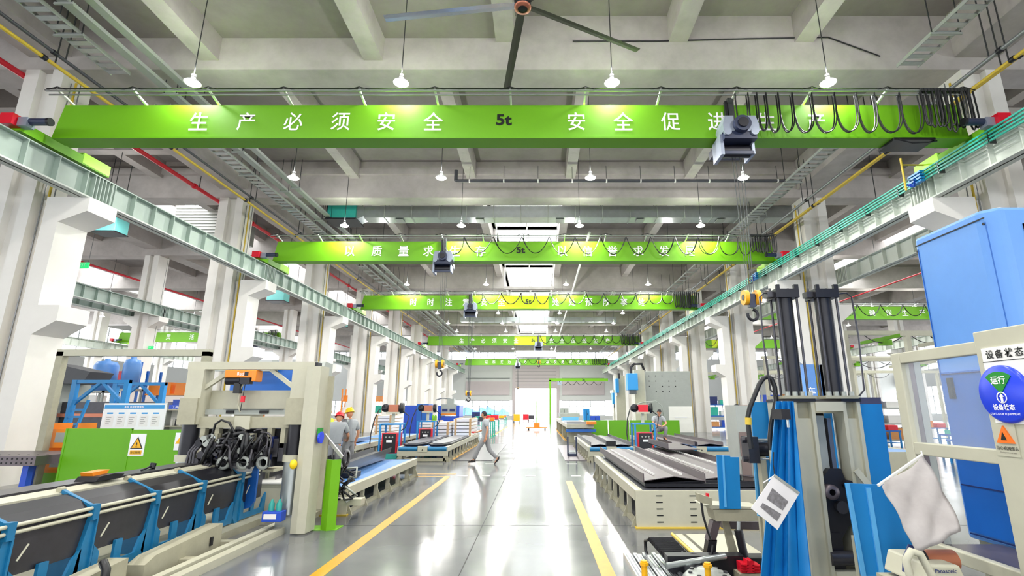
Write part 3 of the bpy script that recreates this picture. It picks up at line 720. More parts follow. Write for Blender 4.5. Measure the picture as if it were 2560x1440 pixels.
for k, y in enumerate([2.2, 3.05, 3.9, 4.75, 5.62, 6.5, 7.37, 8.3]):
    b = MB()
    b.bar((-4.98, y, .96), (-4.62, y, .8), .04, .035, 'bracket_teal'); b.cyl((-4.99, y-.03, .97), (-4.99, y+.03, .97), .03, 'cream_dirty', 10)
    b.box(-4.63, -4.57, y-.035, y+.035, .68, .83, 'bracket_teal')
    b.prism([(y-.02, .72), (y+.02, .72), (y+.08, .3), (y+.05, .1), (y-.05, .1), (y-.12, .2), (y-.1, .34)], 'x', -4.64, -4.6, 'bracket_teal')
    b.box(-5.0, -4.58, y+.03, y+.05, .12, .7, 'bracket_teal')
    b.cyl((-4.55, y+.08, .5), (-4.55, y+.16, .62), .008, 'cream_paint', 6)
    b.build('bracket', t)
    b = MB(); y2 = y+.87
    b.prism([(y+.08, .12), (y+.08, .42), (y+.16, .34), (y+.16, .2), (y+.36, .2), (y+.36, .40), (y+.46, .4), (y+.46, .2), (y+.66, .2), (y+.72, .34), (y+.8, .42), (y+.8, .12)], 'x', -4.63, -4.60, 'bracket_teal')
    b.build('web_plate', t)
b = MB(); b.box(-5.5, -4.4, ya, 9.0, 0, .1, 'cream_dirty'); b.build('base_plate', t)
t2 = T('end_bracket', 'blue curved end bracket plate standing at the gantry', 'bracket', (-4.5, 8.6, 0))
b = MB(); b.prism([(-4.62, .72), (-4.54, .95), (-4.5, .95), (-4.5, .36), (-4.56, .27), (-4.68, .24), (-5.3, .24), (-5.3, .36), (-4.9, .36)], 'y', 8.55, 8.6, 'deep_blue_paint'); b.build('plate', t2)
MB().box(-5.0, -4.8, 8.45, 8.7, 0, .25, 'cream_dirty').build('foot', t2)
# tool pouch and clamp lying on the table
t = T('tool_pouch', 'orange and black tool pouch lying on the long feed table', 'tool bag', (-4.95, 6.25, 1.0))
MB().prism([(6.05, .99), (6.4, .99), (6.45, 1.03), (6.3, 1.05), (6.1, 1.04)], 'x', -5.25, -5.0, 'black_rubber').build('tools', t)
MB().prism([(6.12, 1.04), (6.3, 1.04), (6.34, 1.09), (6.1, 1.08)], 'x', -5.24, -5.1, 'orange_paint').build('pouch', t)
tag(MB().cyl((-5.3, 7.3, 1.0), (-5.3, 7.32, 1.06), .04, 'black_metal', 10).tube([(-5.3, 7.3, 1.03), (-5.27, 7.15, 1.01), (-5.25, 7.05, 1.0)], .012, 'black_metal', 6).build('strap_roll'), 'small black buckle strap on the feed table beyond the tool pouch', 'strap')
# -- floor rails and low cream bases between table and aisle
t = T('floor_rail_frame', 'cream floor frame with twin rails along the aisle side of the feed table', 'floor rail', (-3.95, 5, 0))
MB().box(-3.86, -3.74, 3.0, 9.8, 0, .09, 'cream_paint').build('outer_rail', t); MB().box(-4.02, -3.92, 3.0, 9.8, 0, .1, 'cream_paint').build('inner_rail', t)
b = MB()
for y in (3.6, 4.6, 5.6, 6.5, 7.3): b.box(-4.6, -3.95, y, y+.12, .0, .07, 'cream_dirty')
b.build('cross_member', t)
for k, (y0, y1) in enumerate([(3.2, 4.4), (4.6, 5.7), (5.95, 7.3)]):
    lab = ['cream slotted base block under the near part of the feed table', 'cream slotted base block under the middle of the feed table', 'cream slotted base block just before the gantry'][k]
    t = T('base_block', lab, 'machine base', (-4.3, y0, 0)); b = MB()
    b.prism([(y0, 0), (y1, 0), (y1, .3), (y0+.15, .22), (y0, .16)], 'x', -4.42, -4.22, 'cream_dirty'); b.build('body', t)
    b = MB(); b.box(-4.215, -4.2, y1-.25, y1-.2, .08, .18, 'dark_gap'); b.build('slot', t)
# -- black bent hose stub
tag(MB().tube([(-4.2, 5.35, .35), (-4.12, 5.3, .3), (-4.1, 5.28, .15), (-4.15, 5.3, .06), (-3.98, 5.15, .02)], .04, 'black_rubber', 8).build('hose_elbow'), 'black rubber hose elbow hanging by the cream base block', 'hose')
# -- gantry press
GY = 8.2
t = T('gantry_press', 'cream portal gantry with a dark hydraulic valve cluster inside', 'gantry', (-4.6, GY, 0))
xl, xr = -5.42, -3.76
zt = 2.5
for x, nm in ((xl, 0), (xr, 1)):
    b = MB(); b.box(x-.13, x+.13, GY-.12, GY+.14, 1.55, zt-.1, 'cream_paint'); b.box(x-.16, x+.12, GY-.16, GY+.16, 1.55, 1.95, 'cream_dirty'); b.build('upper_post', t)
    MB().cyl((x-.02, GY, 1.1), (x-.02, GY, 1.56), .125, 'black_metal', 20).build('piston_rod', t)
    b = MB(); b.cyl((x-.02, GY, .2), (x-.02, GY, 1.0), .135, 'galvanised', 20); b.cyl((x-.02, GY, 1.0), (x-.02, GY, 1.1), .16, 'cream_paint', 20); b.box(x-.14, x+.1, GY-.13, GY+.13, 0, .25, 'galvanised'); b.build('cylinder_barrel', t)
b = MB(); b.box(xl-.16, xr+.2, GY-.1, GY+.1, zt-.1, zt+.02, 'cream_paint'); b.box(xr+.2, xr+.24, GY-.08, GY+.08, zt-.09, zt+.01, 'black_metal'); b.build('top_beam', t)
b = MB(); b.bar((xl+.1, GY-.02, 1.98+.12), (xl+.52, GY-.02, zt-.1), .06, .06, 'cream_paint', (0,1,0)); b.build('brace', t)
b = MB(); b.bar((xr-.1, GY-.02, 1.98+.12), (xr-.52, GY-.02, zt-.1), .06, .06, 'cream_paint', (0,1,0)); b.build('brace', t)
MB().box(xl+.13, xr-.13, GY+.14, GY+.2, 1.78, 2.08, 'cream_paint').build('crosshead_panel', t)
b = MB(); b.box(xl+.12, xr-.13, GY+.05, GY+.14, 1.7, 1.78, 'galvanised_dull'); b.box(-4.95, -4.83, GY+.03, GY+.05, 1.715, 1.765, 'dark_gap'); b.box(-4.42, -4.28, GY+.03, GY+.05, 1.715, 1.765, 'dark_gap'); b.box(-4.98, -4.05, GY+.0, GY+.08, 1.78, 1.79, 'black_metal'); b.build('slide_bar', t)
b = MB(); b.box(xl+.1, xr-.1, GY-.06, GY+.1, 1.5, 1.67, 'cream_dirty'); b.box(-4.72, -4.48, GY-.1, GY-.06, 1.48, 1.68, 'cream_paint'); b.build('lower_crossbeam', t)
for x in (-5.22, -5.0, -4.18, -3.97): MB().box(x-.035, x+.035, GY-.05, GY+.05, 1.05 if abs(x+4.6) < .5 else 1.2, 1.5, 'cream_dirty').build('hanging_bracket', t)
random.seed(21)
b = MB()
for k in range(15): x = -5.2+k*.085; b.box(x, x+random.uniform(.05, .12), GY-.05, GY+.2, 1.0+random.uniform(0, .15), 1.25+random.uniform(0, .22), random.choice(['black_metal', 'black_metal', 'navy_panel', 'steel_dark']))
b.build('valve_block', t)
b = MB()
for k in range(9): x = -5.22+k*.13; b.box(x, x+.09, GY-.1+.03*(k % 3), GY+.15, .93, 1.12+.06*((k*2) % 3), 'black_metal' if k % 2 else 'steel_dark'); b.box(x+.02, x+.06, GY-.13, GY-.08, 1.28, 1.34, 'galvanised_dull')
b.box(-5.25, -3.95, GY+.1, GY+.2, .92, 1.48, 'dark_gap'); b.build('manifold_and_backdrop', t)  # near-black sheet is an added backdrop that darkens the valve cluster
b = MB()
for k in range(22): x = random.uniform(-5.2, -4.1); z = random.uniform(.98, 1.42); b.cyl((x, GY-.16, z), (x, GY-.02, z), random.uniform(.03, .06), random.choice(['black_metal', 'galvanised_dull', 'steel_dark']), 12)
for k in range(3): b.lathe((-4.78+k*.3, GY-.12, .99), [(.06,-.03),(.1,-.03),(.1,.03),(.06,.03)], 'galvanised_dull', 18, 'y')
for x in (-4.98, -4.42): b.box(x-.05, x+.05, GY-.13, GY-.05, 1.3, 1.42, 'cream_dirty'); b.cyl((x, GY-.15, 1.36), (x, GY-.13, 1.36), .03, 'galvanised')
b.build('valve_fitting', t)
for k in range(18):
    x0 = random.uniform(-5.25, -4.1); x1 = x0+random.uniform(-.35, .35); x1 = max(-5.3, min(-3.95, x1)); z0 = random.uniform(1.2, 1.5); z1 = random.uniform(.9, 1.25); q = random.uniform(-.22, -.1)
    pts = []
    for i in range(13):
        a = i/12; pts.append((x0+(x1-x0)*a+.1*math.sin(a*PI*1.3), GY+q+.05*math.sin(a*9), z0+(z1-z0)*a+.08*math.sin(a*PI*2)))
    MB().tube(pts, random.choice([.014, .02, .03]), 'steel_dark' if k % 3 == 0 else 'black_rubber', 8).build('hydraulic_hose', t)
MB().tube([(-5.0, GY-.15, 1.42), (-4.97, GY-.16, 1.56), (-4.88, GY-.17, 1.62), (-4.75, GY-.17, 1.58), (-4.66, GY-.14, 1.42)], .018, 'black_rubber', 8).build('hydraulic_hose', t)
for k in range(3): MB().tube([(-5.2+.05*k, GY-.1, 1.35), (-5.32+.04*k, GY-.14, 1.15), (-5.33+.05*k, GY-.16, .98), (-5.2+.05*k, GY-.17, .88-.02*k), (-5.02+.04*k, GY-.17, .98)], .022, 'steel_dark', 8).build('hydraulic_hose', t)
# guard column right of the gantry with pendant box
t = T('guard_post', 'tall cream folded guard post on the aisle side of the gantry', 'guard post', (-3.5, GY, 0))
MB().prism([(-3.62, GY-.22), (-3.52, GY-.25), (-3.40, GY-.22), (-3.38, GY+.05), (-3.42, GY+.05), (-3.44, GY-.18), (-3.52, GY-.2), (-3.62, GY-.18)], 'z', 0.02, 2.44, 'cream_paint').build('folded_sheet', t)
MB().box(-3.6, -3.3, GY+.05, GY+.1, .3, 2.3, 'cream_dirty').build('back_plate', t)
b = MB(); b.cyl((-3.36, GY-.12, 1.36), (-3.33, GY-.12, 1.36), .09, 'dial_blue', 16); b.box(-3.38, -3.34, GY-.18, GY-.06, 1.38, 1.5, 'dial_green'); b.build('status_dial', t)
t = T('spray_bottle_caddy', 'blue holder with two dark bottles bolted low on the gantry', 'caddy', (-3.9, GY-.3, .22))
MB().box(-3.99, -3.71, GY-.36, GY-.2, .2, .34, 'royal_blue').build('holder', t, bevel=.01)
MB().box(-3.96, -3.78, GY-.366, GY-.36, .24, .31, 'paper').build('label_plate', t)
for x in (-3.9, -3.79): MB().lathe((x, GY-.28, .34), [(.04,0),(.04,.1),(.02,.13),(.012,.16),(0,.16)], 'teal_paint').build('bottle', t)
tag(MB().ball((-3.66, GY-.25, .98), .055, 'helmet_yellow', 12, (1,1,1.3)).build('sight_gauge'), 'small yellow float hanging between gantry cylinder and guard post', 'gauge')
# blue machine cabinet behind the gantry with its console
t = T('machine_cabinet', 'big blue machine housing with grey slanted control console', 'machine cabinet', (-5, 9.6, 0))
y = 9.6; x0 = at(583, 900, Y=y).x; x1 = at(770, 900, Y=y).x; z1 = at(650, 905, Y=y).z; z0 = at(650, 988, Y=y).z
MB().box(x0, x1, y, y+1.2, z0, z1, 'deep_blue_paint').build('housing', t, bevel=.02)
b = MB(); b.box(x0-.25, x0+.85, y-.12, y-.06, z1-.18, z1-.1, 'galvanised_dull'); b.box(x0+.8, x0+.9, y-.12, y-.06, z1-.18, z1+.02, 'galvanised_dull'); b.build('cable_trunk', t)
b = MB(); b.prism([(y-.1, z0), (y+.5, z0), (y+.5, z1), (y+.15, z1+.02), (y-.1, z1-.38)], 'x', x1+.0, x1+.28, 'galvanised_dull'); b.build('console', t)
b = MB(); b.bar((x1+.1, y-.12, z1-.3), (x1+.1, y+.1, z1-.06), .16, .01, 'black_metal', (1,0,0)); b.bar((x1+.1, y-.13, z1-.29), (x1+.1, y+.09, z1-.07), .12, .012, 'white_board', (1,0,0)); b.cyl((x1+.2, y-.13, z0+.2), (x1+.2, y-.18, z0+.2), .04, 'yellow_paint'); b.cyl((x1+.1, y-.11, z1-.36), (x1+.1, y-.14, z1-.36), .04, 'dial_green'); b.build('control_buttons', t)
MB().box(x0+.1, min(x1-.3, -5.66), y+.1, y+1.1, 0, z0, 'cream_dirty').build('pedestal', t)
# orange electric hoist
y = 8.2; cc = at(612, 942, Y=y)
t = T('electric_hoist', 'orange mini electric hoist hung under the gantry top beam', 'hoist', cc)
MB().box(cc.x-.26, cc.x+.24, y-.12, y+.06, cc.z-.02, cc.z+.1, 'orange_paint').box(cc.x+.18, cc.x+.25, y-.13, y+.07, cc.z-.08, cc.z+.1, 'orange_paint').build('motor_cover', t, bevel=.015)
MB().cyl((cc.x-.25, y-.04, cc.z-.06), (cc.x-.02, y-.04, cc.z-.06), .07, 'black_metal', 16).box(cc.x-.02, cc.x+.14, y-.1, y, cc.z-.12, cc.z, 'black_metal').box(cc.x-.1, cc.x+.0, y-.1, y-.02, cc.z-.26, cc.z-.1, 'black_rubber').build('drum', t)
b = MB(); text_into(b, 'Red', (cc.x-.0, y-.122, cc.z+.04), .05, 'letter_white', bold=.01); b.box(cc.x+.06, cc.x+.12, y-.123, y-.12, cc.z+.01, cc.z+.07, 'black_metal'); b.build('maker_lettering', t)
MB().tube([(cc.x+.03, y-.05, cc.z-.1), (cc.x-.02, y-.05, cc.z-.2), (cc.x-.02, y-.05, cc.z-.45), (cc.x+.02, y-.03, 1.74)], .014, 'cream_paint', 6).build('cable', t)
MB().cyl((cc.x+.05, y-.05, cc.z-.12), (cc.x+.03, y-.05, 1.75), .006, 'black_metal', 5).box(cc.x+.02, cc.x+.07, y-.07, y-.03, cc.z-.4, cc.z-.3, 'red_paint').build('lifting_rope', t)
MB().box(cc.x-.02, cc.x+.02, y-.05, y-.01, cc.z+.1, zt-.1, 'rail_steel').build('suspension_strap', t)
# seen through the gantry
a = at(632, 1205, Y=9.3); c_ = at(708, 1290, Y=9.3)
tag(MB().box(a.x, c_.x, 9.3, 10.0, .02, a.z-.04, 'cream_paint').box(a.x-.03, c_.x+.03, 9.27, 10.03, a.z-.04, a.z, 'white_paint').build('cream_bin', bevel=.02), 'cream low box seen through the gantry under the grey channel', 'box')
a = at(630, 1165, Y=9.6); c_ = at(690, 1148, Y=9.6)
t = T('channel_stand', 'grey slotted steel channel on a low trestle inside the gantry', 'steel profile', (a.x, 9.6, 0))
MB().prism([(a.x, a.z-.05), (c_.x, c_.z-.12), (c_.x, c_.z), (a.x, a.z+.05)], 'y', 9.5, 9.75, 'steel_sheet').build('channel', t)
MB().box(a.x+.03, a.x+.08, 10.05, 10.1, 0, a.z-.02, 'cream_dirty').box(a.x, c_.x, 9.55, 10.1, a.z-.1, a.z-.05, 'cream_dirty').box(c_.x-.06, c_.x, 10.05, 10.1, 0, c_.z-.1, 'cream_dirty').build('trestle', t)
Yb = 10.5; z0 = at(660, 1150, Y=Yb).z
tag(MB().box(at(635, 0, Y=Yb).x, at(715, 0, Y=Yb).x, Yb-.05, Yb+.5, 0, z0, 'galvanised_dull').build('box_stand'), 'grey stand that carries the cardboard boxes', 'stand')
for k, (pa, pb, q0, q1) in enumerate([(640, 672, 1150, 1136), (674, 714, 1150, 1134), (655, 700, 1136, 1119)]):
    A = at(pa, q0, Y=Yb); B_ = at(pb, q1, Y=Yb)
    tag(MB().box(A.x, B_.x, Yb, Yb+.35, z0 if k < 2 else z0+.135, (z0+.13) if k < 2 else z0+.29, 'cardboard').build('cardboard_box', bevel=.01), ['lower brown cardboard box nearer the hoses behind the gantry', 'lower brown cardboard box nearer the cylinder behind the gantry', 'brown cardboard box on top of the pile behind the gantry'][k], 'box', 'cardboard boxes behind the gantry')
A = at(590, 1044, Y=11.2); B_ = at(722, 1112, Y=11.2)
t = T('navy_machine_panel', 'dark navy machine panel behind the valve cluster', 'machine panel', (A.x, 11.2, 0))
MB().box(A.x, B_.x, 11.2, 11.5, B_.z, A.z, 'navy_panel').build('panel', t); MB().box(A.x+.1, A.x+.2, 11.3, 11.4, 0, B_.z, 'black_metal').box(B_.x-.2, B_.x-.1, 11.3, 11.4, 0, B_.z, 'black_metal').build('leg', t)
# hose tangle beside the green sign post
t = T('hose_tangle', 'tangle of black hoses hanging behind the green sign post', 'hoses', (-3.2, 8.9, 0)); random.seed(4)
MB().box(-3.55, -2.95, 9.0, 9.2, .22, .32, 'cream_paint').box(-3.5,-3.4,9.0,9.1,0,.9,'cream_paint').build('rack', t)
for k in range(12):
    x0 = random.uniform(-3.55, -3.1); MB().tube([(x0+.12*math.sin(a*1.3+k), 8.95+.08*math.sin(a*2+k*2), .3+.55*a/8+.04*math.sin(a*3+k)) for a in range(9)], .018, 'black_rubber' if k % 3 else 'galvanised_dull', 6).build('hose', t)
MB().lathe((-3.22, 8.9, .98), [(.1,-.02),(.14,-.02),(.14,.02),(.1,.02)], 'steel_dark', 20, 'x').build('ring', t)
# green sign post with slanted white board
t = T('sign_post', 'lime green folded sign post with a slanted white board on top', 'sign', (-3.2, 8.3, 0))
MB().prism([(-3.3, 8.28), (-3.19, 8.22), (-3.08, 8.30), (-3.09, 8.32), (-3.19, 8.25), (-3.29, 8.30)], 'z', 0, 1.02, 'crane_green').build('post', t)
MB().box(-3.5, -3.05, 8.26, 8.55, 0, .012, 'crane_green').build('foot_plate', t)
a = at(812, 1088, Y=8.3); c = at(856, 1143, Y=8.3); a2 = Vector((a.x, 8.42, a.z+.03))
MB().bar(a, c, .14, .014, 'paper', (0, .5, 1)).build('board', t)
# ================================================================ behind the line: green screens, boards, racks
def screen(x0, x1, y, z0, z1, label, mats='green_screen', grp=None, sign=None, name='welding_screen'):
    t = T(name, label, 'screen panel', ((x0+x1)/2, y, 0), grp)
    MB().box(x0, x1, y, y+.04, z0, z1, mats).build('panel', t)
    b = MB()
    for x in (x0+.02, x1-.02): b.box(x-.02, x+.02, y-.01, y+.05, 0, z1, mats); b.box(x-.04, x+.04, y-.25, y+.3, 0, .03, mats)
    b.build('frame', t)
    if sign:
        sx, sz = sign; b = MB(); b.box(sx-.16, sx+.16, y-.012, y, sz-.22, sz+.22, 'white_board'); b.build('warning_plate', t)
        b = MB(); b.prism([(sx-.13, sz-.08), (sx+.13, sz-.08), (sx, sz+.16)], 'y', y-.018, y-.012, 'letter_black'); b.prism([(sx-.1, sz-.062), (sx+.1, sz-.062), (sx, sz+.125)], 'y', y-.022, y-.018, 'yellow_paint')
        text_into(b, '!', (sx, y-.024, sz), .1, 'letter_black', bold=.03); b.box(sx-.12, sx+.12, y-.018, y-.012, sz-.19, sz-.11, 'yellow_paint'); text_into(b, '当心触电', (sx, y-.02, sz-.15), .05, 'letter_black'); b.build('warning_sign', t)
    return t
Y = 11.0
x0 = at(160, 1100, Y=Y).x; x1 = at(325, 1100, Y=Y).x; x2 = at(470, 1100, Y=Y).x
screen(x0, x1, Y, .06, 1.38, 'lime green welding screen beside the perforated table')
screen(x1+.02, x2, Y-.06, .06, 1.36, 'lime green welding screen with a yellow warning triangle at its edge', sign=(x1+.22, 1.06))
b = MB(); xx = x2-.12; b.box(xx-.1, xx+.12, Y-.08, Y-.07, .95, 1.3, 'white_board'); b.prism([(xx-.08, 1.08), (xx+.1, 1.08), (xx, 1.22)], 'y', Y-.085, Y-.08, 'yellow_paint'); tag(b.build('warning_plate'), 'small white warning plate on the screen edge beside the gantry', 'sign')
# perforated welding table
t = T('welding_table', 'perforated steel welding table on blue legs', 'welding table', (-11.5, 11.4, 0))
b = MB(); b.box(-12.5, -10.05, 10.6, 12.0, .68, .86, 'steel_brown')
for i in range(24):
    for j in range(2): b.cyl((-12.42+i*.1, 10.602, .73+j*.08), (-12.42+i*.1, 10.596, .73+j*.08), .018, 'dark_gap', 8)
for i in range(12): b.cyl((-12.4+i*.2, 11.0, .861), (-12.4+i*.2, 11.0, .864), .02, 'dark_gap', 8)
b.build('table_top', t)
for x in (-12.2, -11.25, -10.3):
    for y in (10.75, 11.8): MB().box(x-.06, x+.06, y-.06, y+.06, .05, .68, 'royal_blue').cyl((x, y, 0), (x, y, .05), .05, 'black_metal').build('leg', t)
# cream portal frame standing in front of the column
t = T('portal_frame', 'cream portal frame beside the first column, above the notice board', 'portal frame', (-9.8, 12.1, 0))
Y = 12.1; a = at(150, 880, Y=Y); c = at(528, 880, Y=Y)
MB().box(a.x, c.x, Y-.08, Y+.08, a.z-.1, a.z+.06, 'cream_paint').build('top_beam', t)
MB().box(a.x, a.x+.16, Y-.08, Y+.08, 0, a.z, 'cream_dirty').build('post', t); MB().box(c.x-.16, c.x, Y-.08, Y+.08, 0, a.z, 'cream_dirty').build('post', t)
# notice board
Y = 12.6; a = at(262, 1008, Y=Y); c = at(404, 1075, Y=Y)
t = T('notice_board', 'white notice board with a blue header strip and two rows of sheets', 'notice board', ((a.x+c.x)/2, Y, 0))
MB().box(a.x, c.x, Y, Y+.05, 1.0, a.z, 'white_board').build('board', t)
MB().box(a.x+.02, c.x-.02, Y-.006, Y, a.z-.13, a.z-.04, 'board_blue').build('header_strip', t)
hs = [o for o in t.children if o.name.startswith('header_strip')][0]
b = MB(); text_into(b, '车间 目视管理看板', ((a.x+c.x)/2, Y-.008, a.z-.085), .055, 'letter_white', bold=.01); b.build('header_lettering', hs)
w = (c.x-a.x-.1)/5
for r in range(2):
    for k in range(5):
        xx = a.x+.05+k*w; zz = a.z-.22-r*.42
        b = MB(); b.box(xx+.06, xx+w-.08, Y-.006, Y, zz-.035, zz, 'board_blue'); b.build('title_tab', t)
        b = MB(); b.box(xx+.03, xx+w-.04, Y-.005, Y, zz-.33, zz-.07, 'pink_paper' if (r, k) == (1, 1) else 'paper')
        for q in range(4): b.box(xx+.06, xx+w-.1-.03*(q % 2), Y-.007, Y-.005, zz-.12-q*.05, zz-.11-q*.05, 'photo_grey')
        b.build('sheet', t)
b = MB()
for x in (a.x+.05, c.x-.05): b.box(x-.03, x+.03, Y+.05, Y+.1, 0, a.z, 'galvanised_dull')
b.build('post', t)
# second cabinet-like rack of tools right of the board
Y = 13.6; a = at(408, 1022, Y=Y); c = at(482, 1075, Y=Y)
t = T('tool_rack', 'pale tool rack with a blue lettered strip beside the notice board', 'rack', ((a.x+c.x)/2, Y, 0))
b = MB(); b.box(a.x, c.x, Y+.3, Y+.34, .1, a.z, 'white_paint'); b.box(a.x, a.x+.03, Y, Y+.3, 0, a.z, 'galvanised_dull'); b.box(c.x-.03, c.x, Y, Y+.3, 0, a.z, 'galvanised_dull'); b.build('back', t)
for k in range(4): MB().box(a.x, c.x, Y, Y+.3, a.z-.04-k*.42, a.z-.01-k*.42, 'cream_paint').build('shelf', t)
b = MB(); b.box(a.x+.15, c.x-.1, Y-.01, Y, a.z-.0, a.z+.1, 'royal_blue'); text_into(b, '工具存放架', ((a.x+c.x)/2, Y-.012, a.z+.05), .07, 'letter_white'); b.build('lettered_strip', t)
for k in range(7): tag(MB().cyl((a.x+.2+k*.11, Y+.12, a.z-.43), (a.x+.2+k*.11, Y+.12, a.z-.26), .025, 'black_metal' if k % 2 else 'white_paint', 8).build('hand_tool'), '%s small tool standing on the upper shelf of the pale tool rack' % ORD[k], 'tool', 'tools on the pale rack')
# blue gantry with ladder
Y = 15.5; A = at(192, 950, Y=Y); Cc = at(322, 950, Y=Y); zt = A.z
t = T('blue_gantry', 'blue steel portal with diagonal braces and a ladder', 'gantry', ((A.x+Cc.x)/2, Y, 0))
for x in (A.x, Cc.x):
    for yy in (Y, Y+1.5): MB().box(x-.07, x+.07, yy-.07, yy+.07, 0, zt, 'sky_blue_paint').build('post', t)
for yy in (Y, Y+1.5): MB().box(A.x-.07, Cc.x+.07, yy-.06, yy+.06, zt-.1, zt, 'sky_blue_paint').build('top_beam', t)
for yy in (Y, Y+1.5):
    for s, x in ((1, A.x), (-1, Cc.x)): MB().bar((x, yy, zt-.75), (x+s*.75, yy, zt-.08), .08, .08, 'sky_blue_paint', (0,1,0)).build('brace', t)
b = MB(); x = A.x+.15
for q in (0, .42): b.bar((x+q-.05, Y-.6, 0.0), (x+q, Y-.1, zt-.6), .07, .05, 'sky_blue_paint')
for k in range(8): f_ = k/8; b.box(x-.04, x+.42, Y-.6+.5*f_-.02, Y-.6+.5*f_+.02, .3+f_*(zt-1.0), .36+f_*(zt-1.0), 'sky_blue_paint')
b.build('ladder', t)
# orange cages by the first column
for k, (z, ) in enumerate([(.75,), (1.2,)]):
    Y = 12.3; a = at(124, 1100, Y=Y).x
    t = T('tote_cage', ['orange wire tote standing on the floor by the first column', 'orange wire tote stacked on the other by the first column'][k], 'crate', (a+.3, Y, z-.5 if k else 0), 'orange totes by the first column')
    z0 = .35+k*.55; b = MB()
    for yy in (Y, Y+.5): b.box(a, a+.62, yy, yy+.03, z0, z0+.42, 'orange_paint')
    b.box(a, a+.03, Y, Y+.5, z0, z0+.55, 'orange_paint'); b.box(a+.59, a+.62, Y, Y+.5, z0, z0+.55, 'orange_paint'); b.build('frame', t)
    MB().box(a+.12, a+.5, Y-.005, Y, z0+.12, z0+.34, 'galvanised_dull').build('label_card', t)
t = T('green_stand', 'lime green stand under the orange totes', 'stand', (a, 12.4, 0)); MB().box(a-.12, a+.6, 12.35, 12.8, 0, .35, 'crane_green').build('body', t)
# stacked blue drums and storage racks in the side bay
random.seed(9)
def rack(x, y, w, h, label, levels=3, name='storage_rack', m='deep_blue_paint', items=4, cols=('orange_paint', 'cardboard', 'royal_blue', 'white_paint', 'red_paint'), ilab='box'):
    t = T(name, label, 'storage rack', (x, y, 0))
    for q in (-w/2, w/2):
        for yy in (y, y+.9): MB().box(x+q-.05, x+q+.05, yy-.04, yy+.04, 0, h, m).build('upright', t)
    for k in range(levels):
        z = .15+k*(h-.2)/levels; MB().box(x-w/2, x+w/2, y-.03, y+.93, z, z+.08, 'orange_paint' if x < 0 else m).build('shelf', t)
        for i in range(items):
            bw = w/items*.82; bx = x-w/2+.08+i*w/items; bh = random.uniform(.35, .75)*(h/levels)
            c_ = random.choice(cols)
            cn = {'orange_paint': 'orange', 'cardboard': 'brown', 'royal_blue': 'blue', 'white_paint': 'white', 'red_paint': 'red', 'teal_bar': 'teal', 'yellow_paint': 'yellow', 'navy_panel': 'navy'}[c_]
            o = MB().box(bx, bx+bw, y+.1, y+.75, z+.08, z+.08+bh, c_).box(bx-.01, bx+bw+.01, y+.09, y+.76, z+.04+bh, z+.08+bh, c_).build('storage_box')
            tag(o, '%s box, %s on %s shelf of %s' % (cn, ORD[i], ['bottom', 'second', 'third', 'fourth'][k], label), 'box', 'boxes on the '+label)
    return t
rack(-25.0+1.2, 26.4, 5.0, 4.2, 'orange storage rack behind the blue gantry', 3, items=4)
rack(-17.5, 25.5, 4.0, 3.6, 'storage rack with drums above it', 3, items=3)
for k, (px, py, r) in enumerate([(238, 930, .5), (305, 925, .36)]):
    Y = 24.5; c_ = at(px, py+20, Y=Y); 
    t = T('blue_tank', ['large blue plastic tank high on the rack behind the gantry', 'smaller blue plastic tank high on the rack behind the gantry'][k], 'tank', (c_.x, Y+.5, 0))
    MB().lathe((c_.x, Y+.5, c_.z-.5), [(0,0),(r,0),(r,1.2),(r*.8,1.4),(.12,1.45),(.12,1.55),(0,1.55)], 'cabinet_blue').build('tank_body', t)
    MB().box(c_.x-r, c_.x+r, Y, Y+1, c_.z-.6, c_.z-.5, 'galvanised_dull').box(c_.x-r, c_.x-r+.08, Y, Y+.08, 0, c_.z-.5, 'galvanised_dull').box(c_.x+r-.08, c_.x+r, Y, Y+.08, 0, c_.z-.5, 'galvanised_dull').box(c_.x-r, c_.x-r+.08, Y+.9, Y+.98, 0, c_.z-.5, 'galvanised_dull').box(c_.x+r-.08, c_.x+r, Y+.9, Y+.98, 0, c_.z-.5, 'galvanised_dull').build('stand', t)
# dark milling machine inside the blue gantry
t = T('milling_machine', 'dark grey and white milling machine under the blue portal', 'machine', (-14.6, 17.8, 0))
MB().box(-16.6, -13.6, 17.6, 18.8, 0, 2.0, 'steel_dark').build('bed', t); MB().box(-16.9, -16.2, 17.2, 18.6, 0, 2.6, 'galvanised_dull').prism([(-16.9, 2.6), (-15.4, 2.6), (-15.2, 3.0), (-16.6, 3.3), (-16.9, 3.3)], 'y', 17.3, 18.3, 'pipe_dark').build('head', t)
MB().box(-16.6, -13.6, 17.5, 17.6, 1.5, 1.62, 'copper').build('rail', t); MB().box(-15.3, -14.6, 17.3, 17.6, .5, .75, 'pink_paper').build('drawer', t)
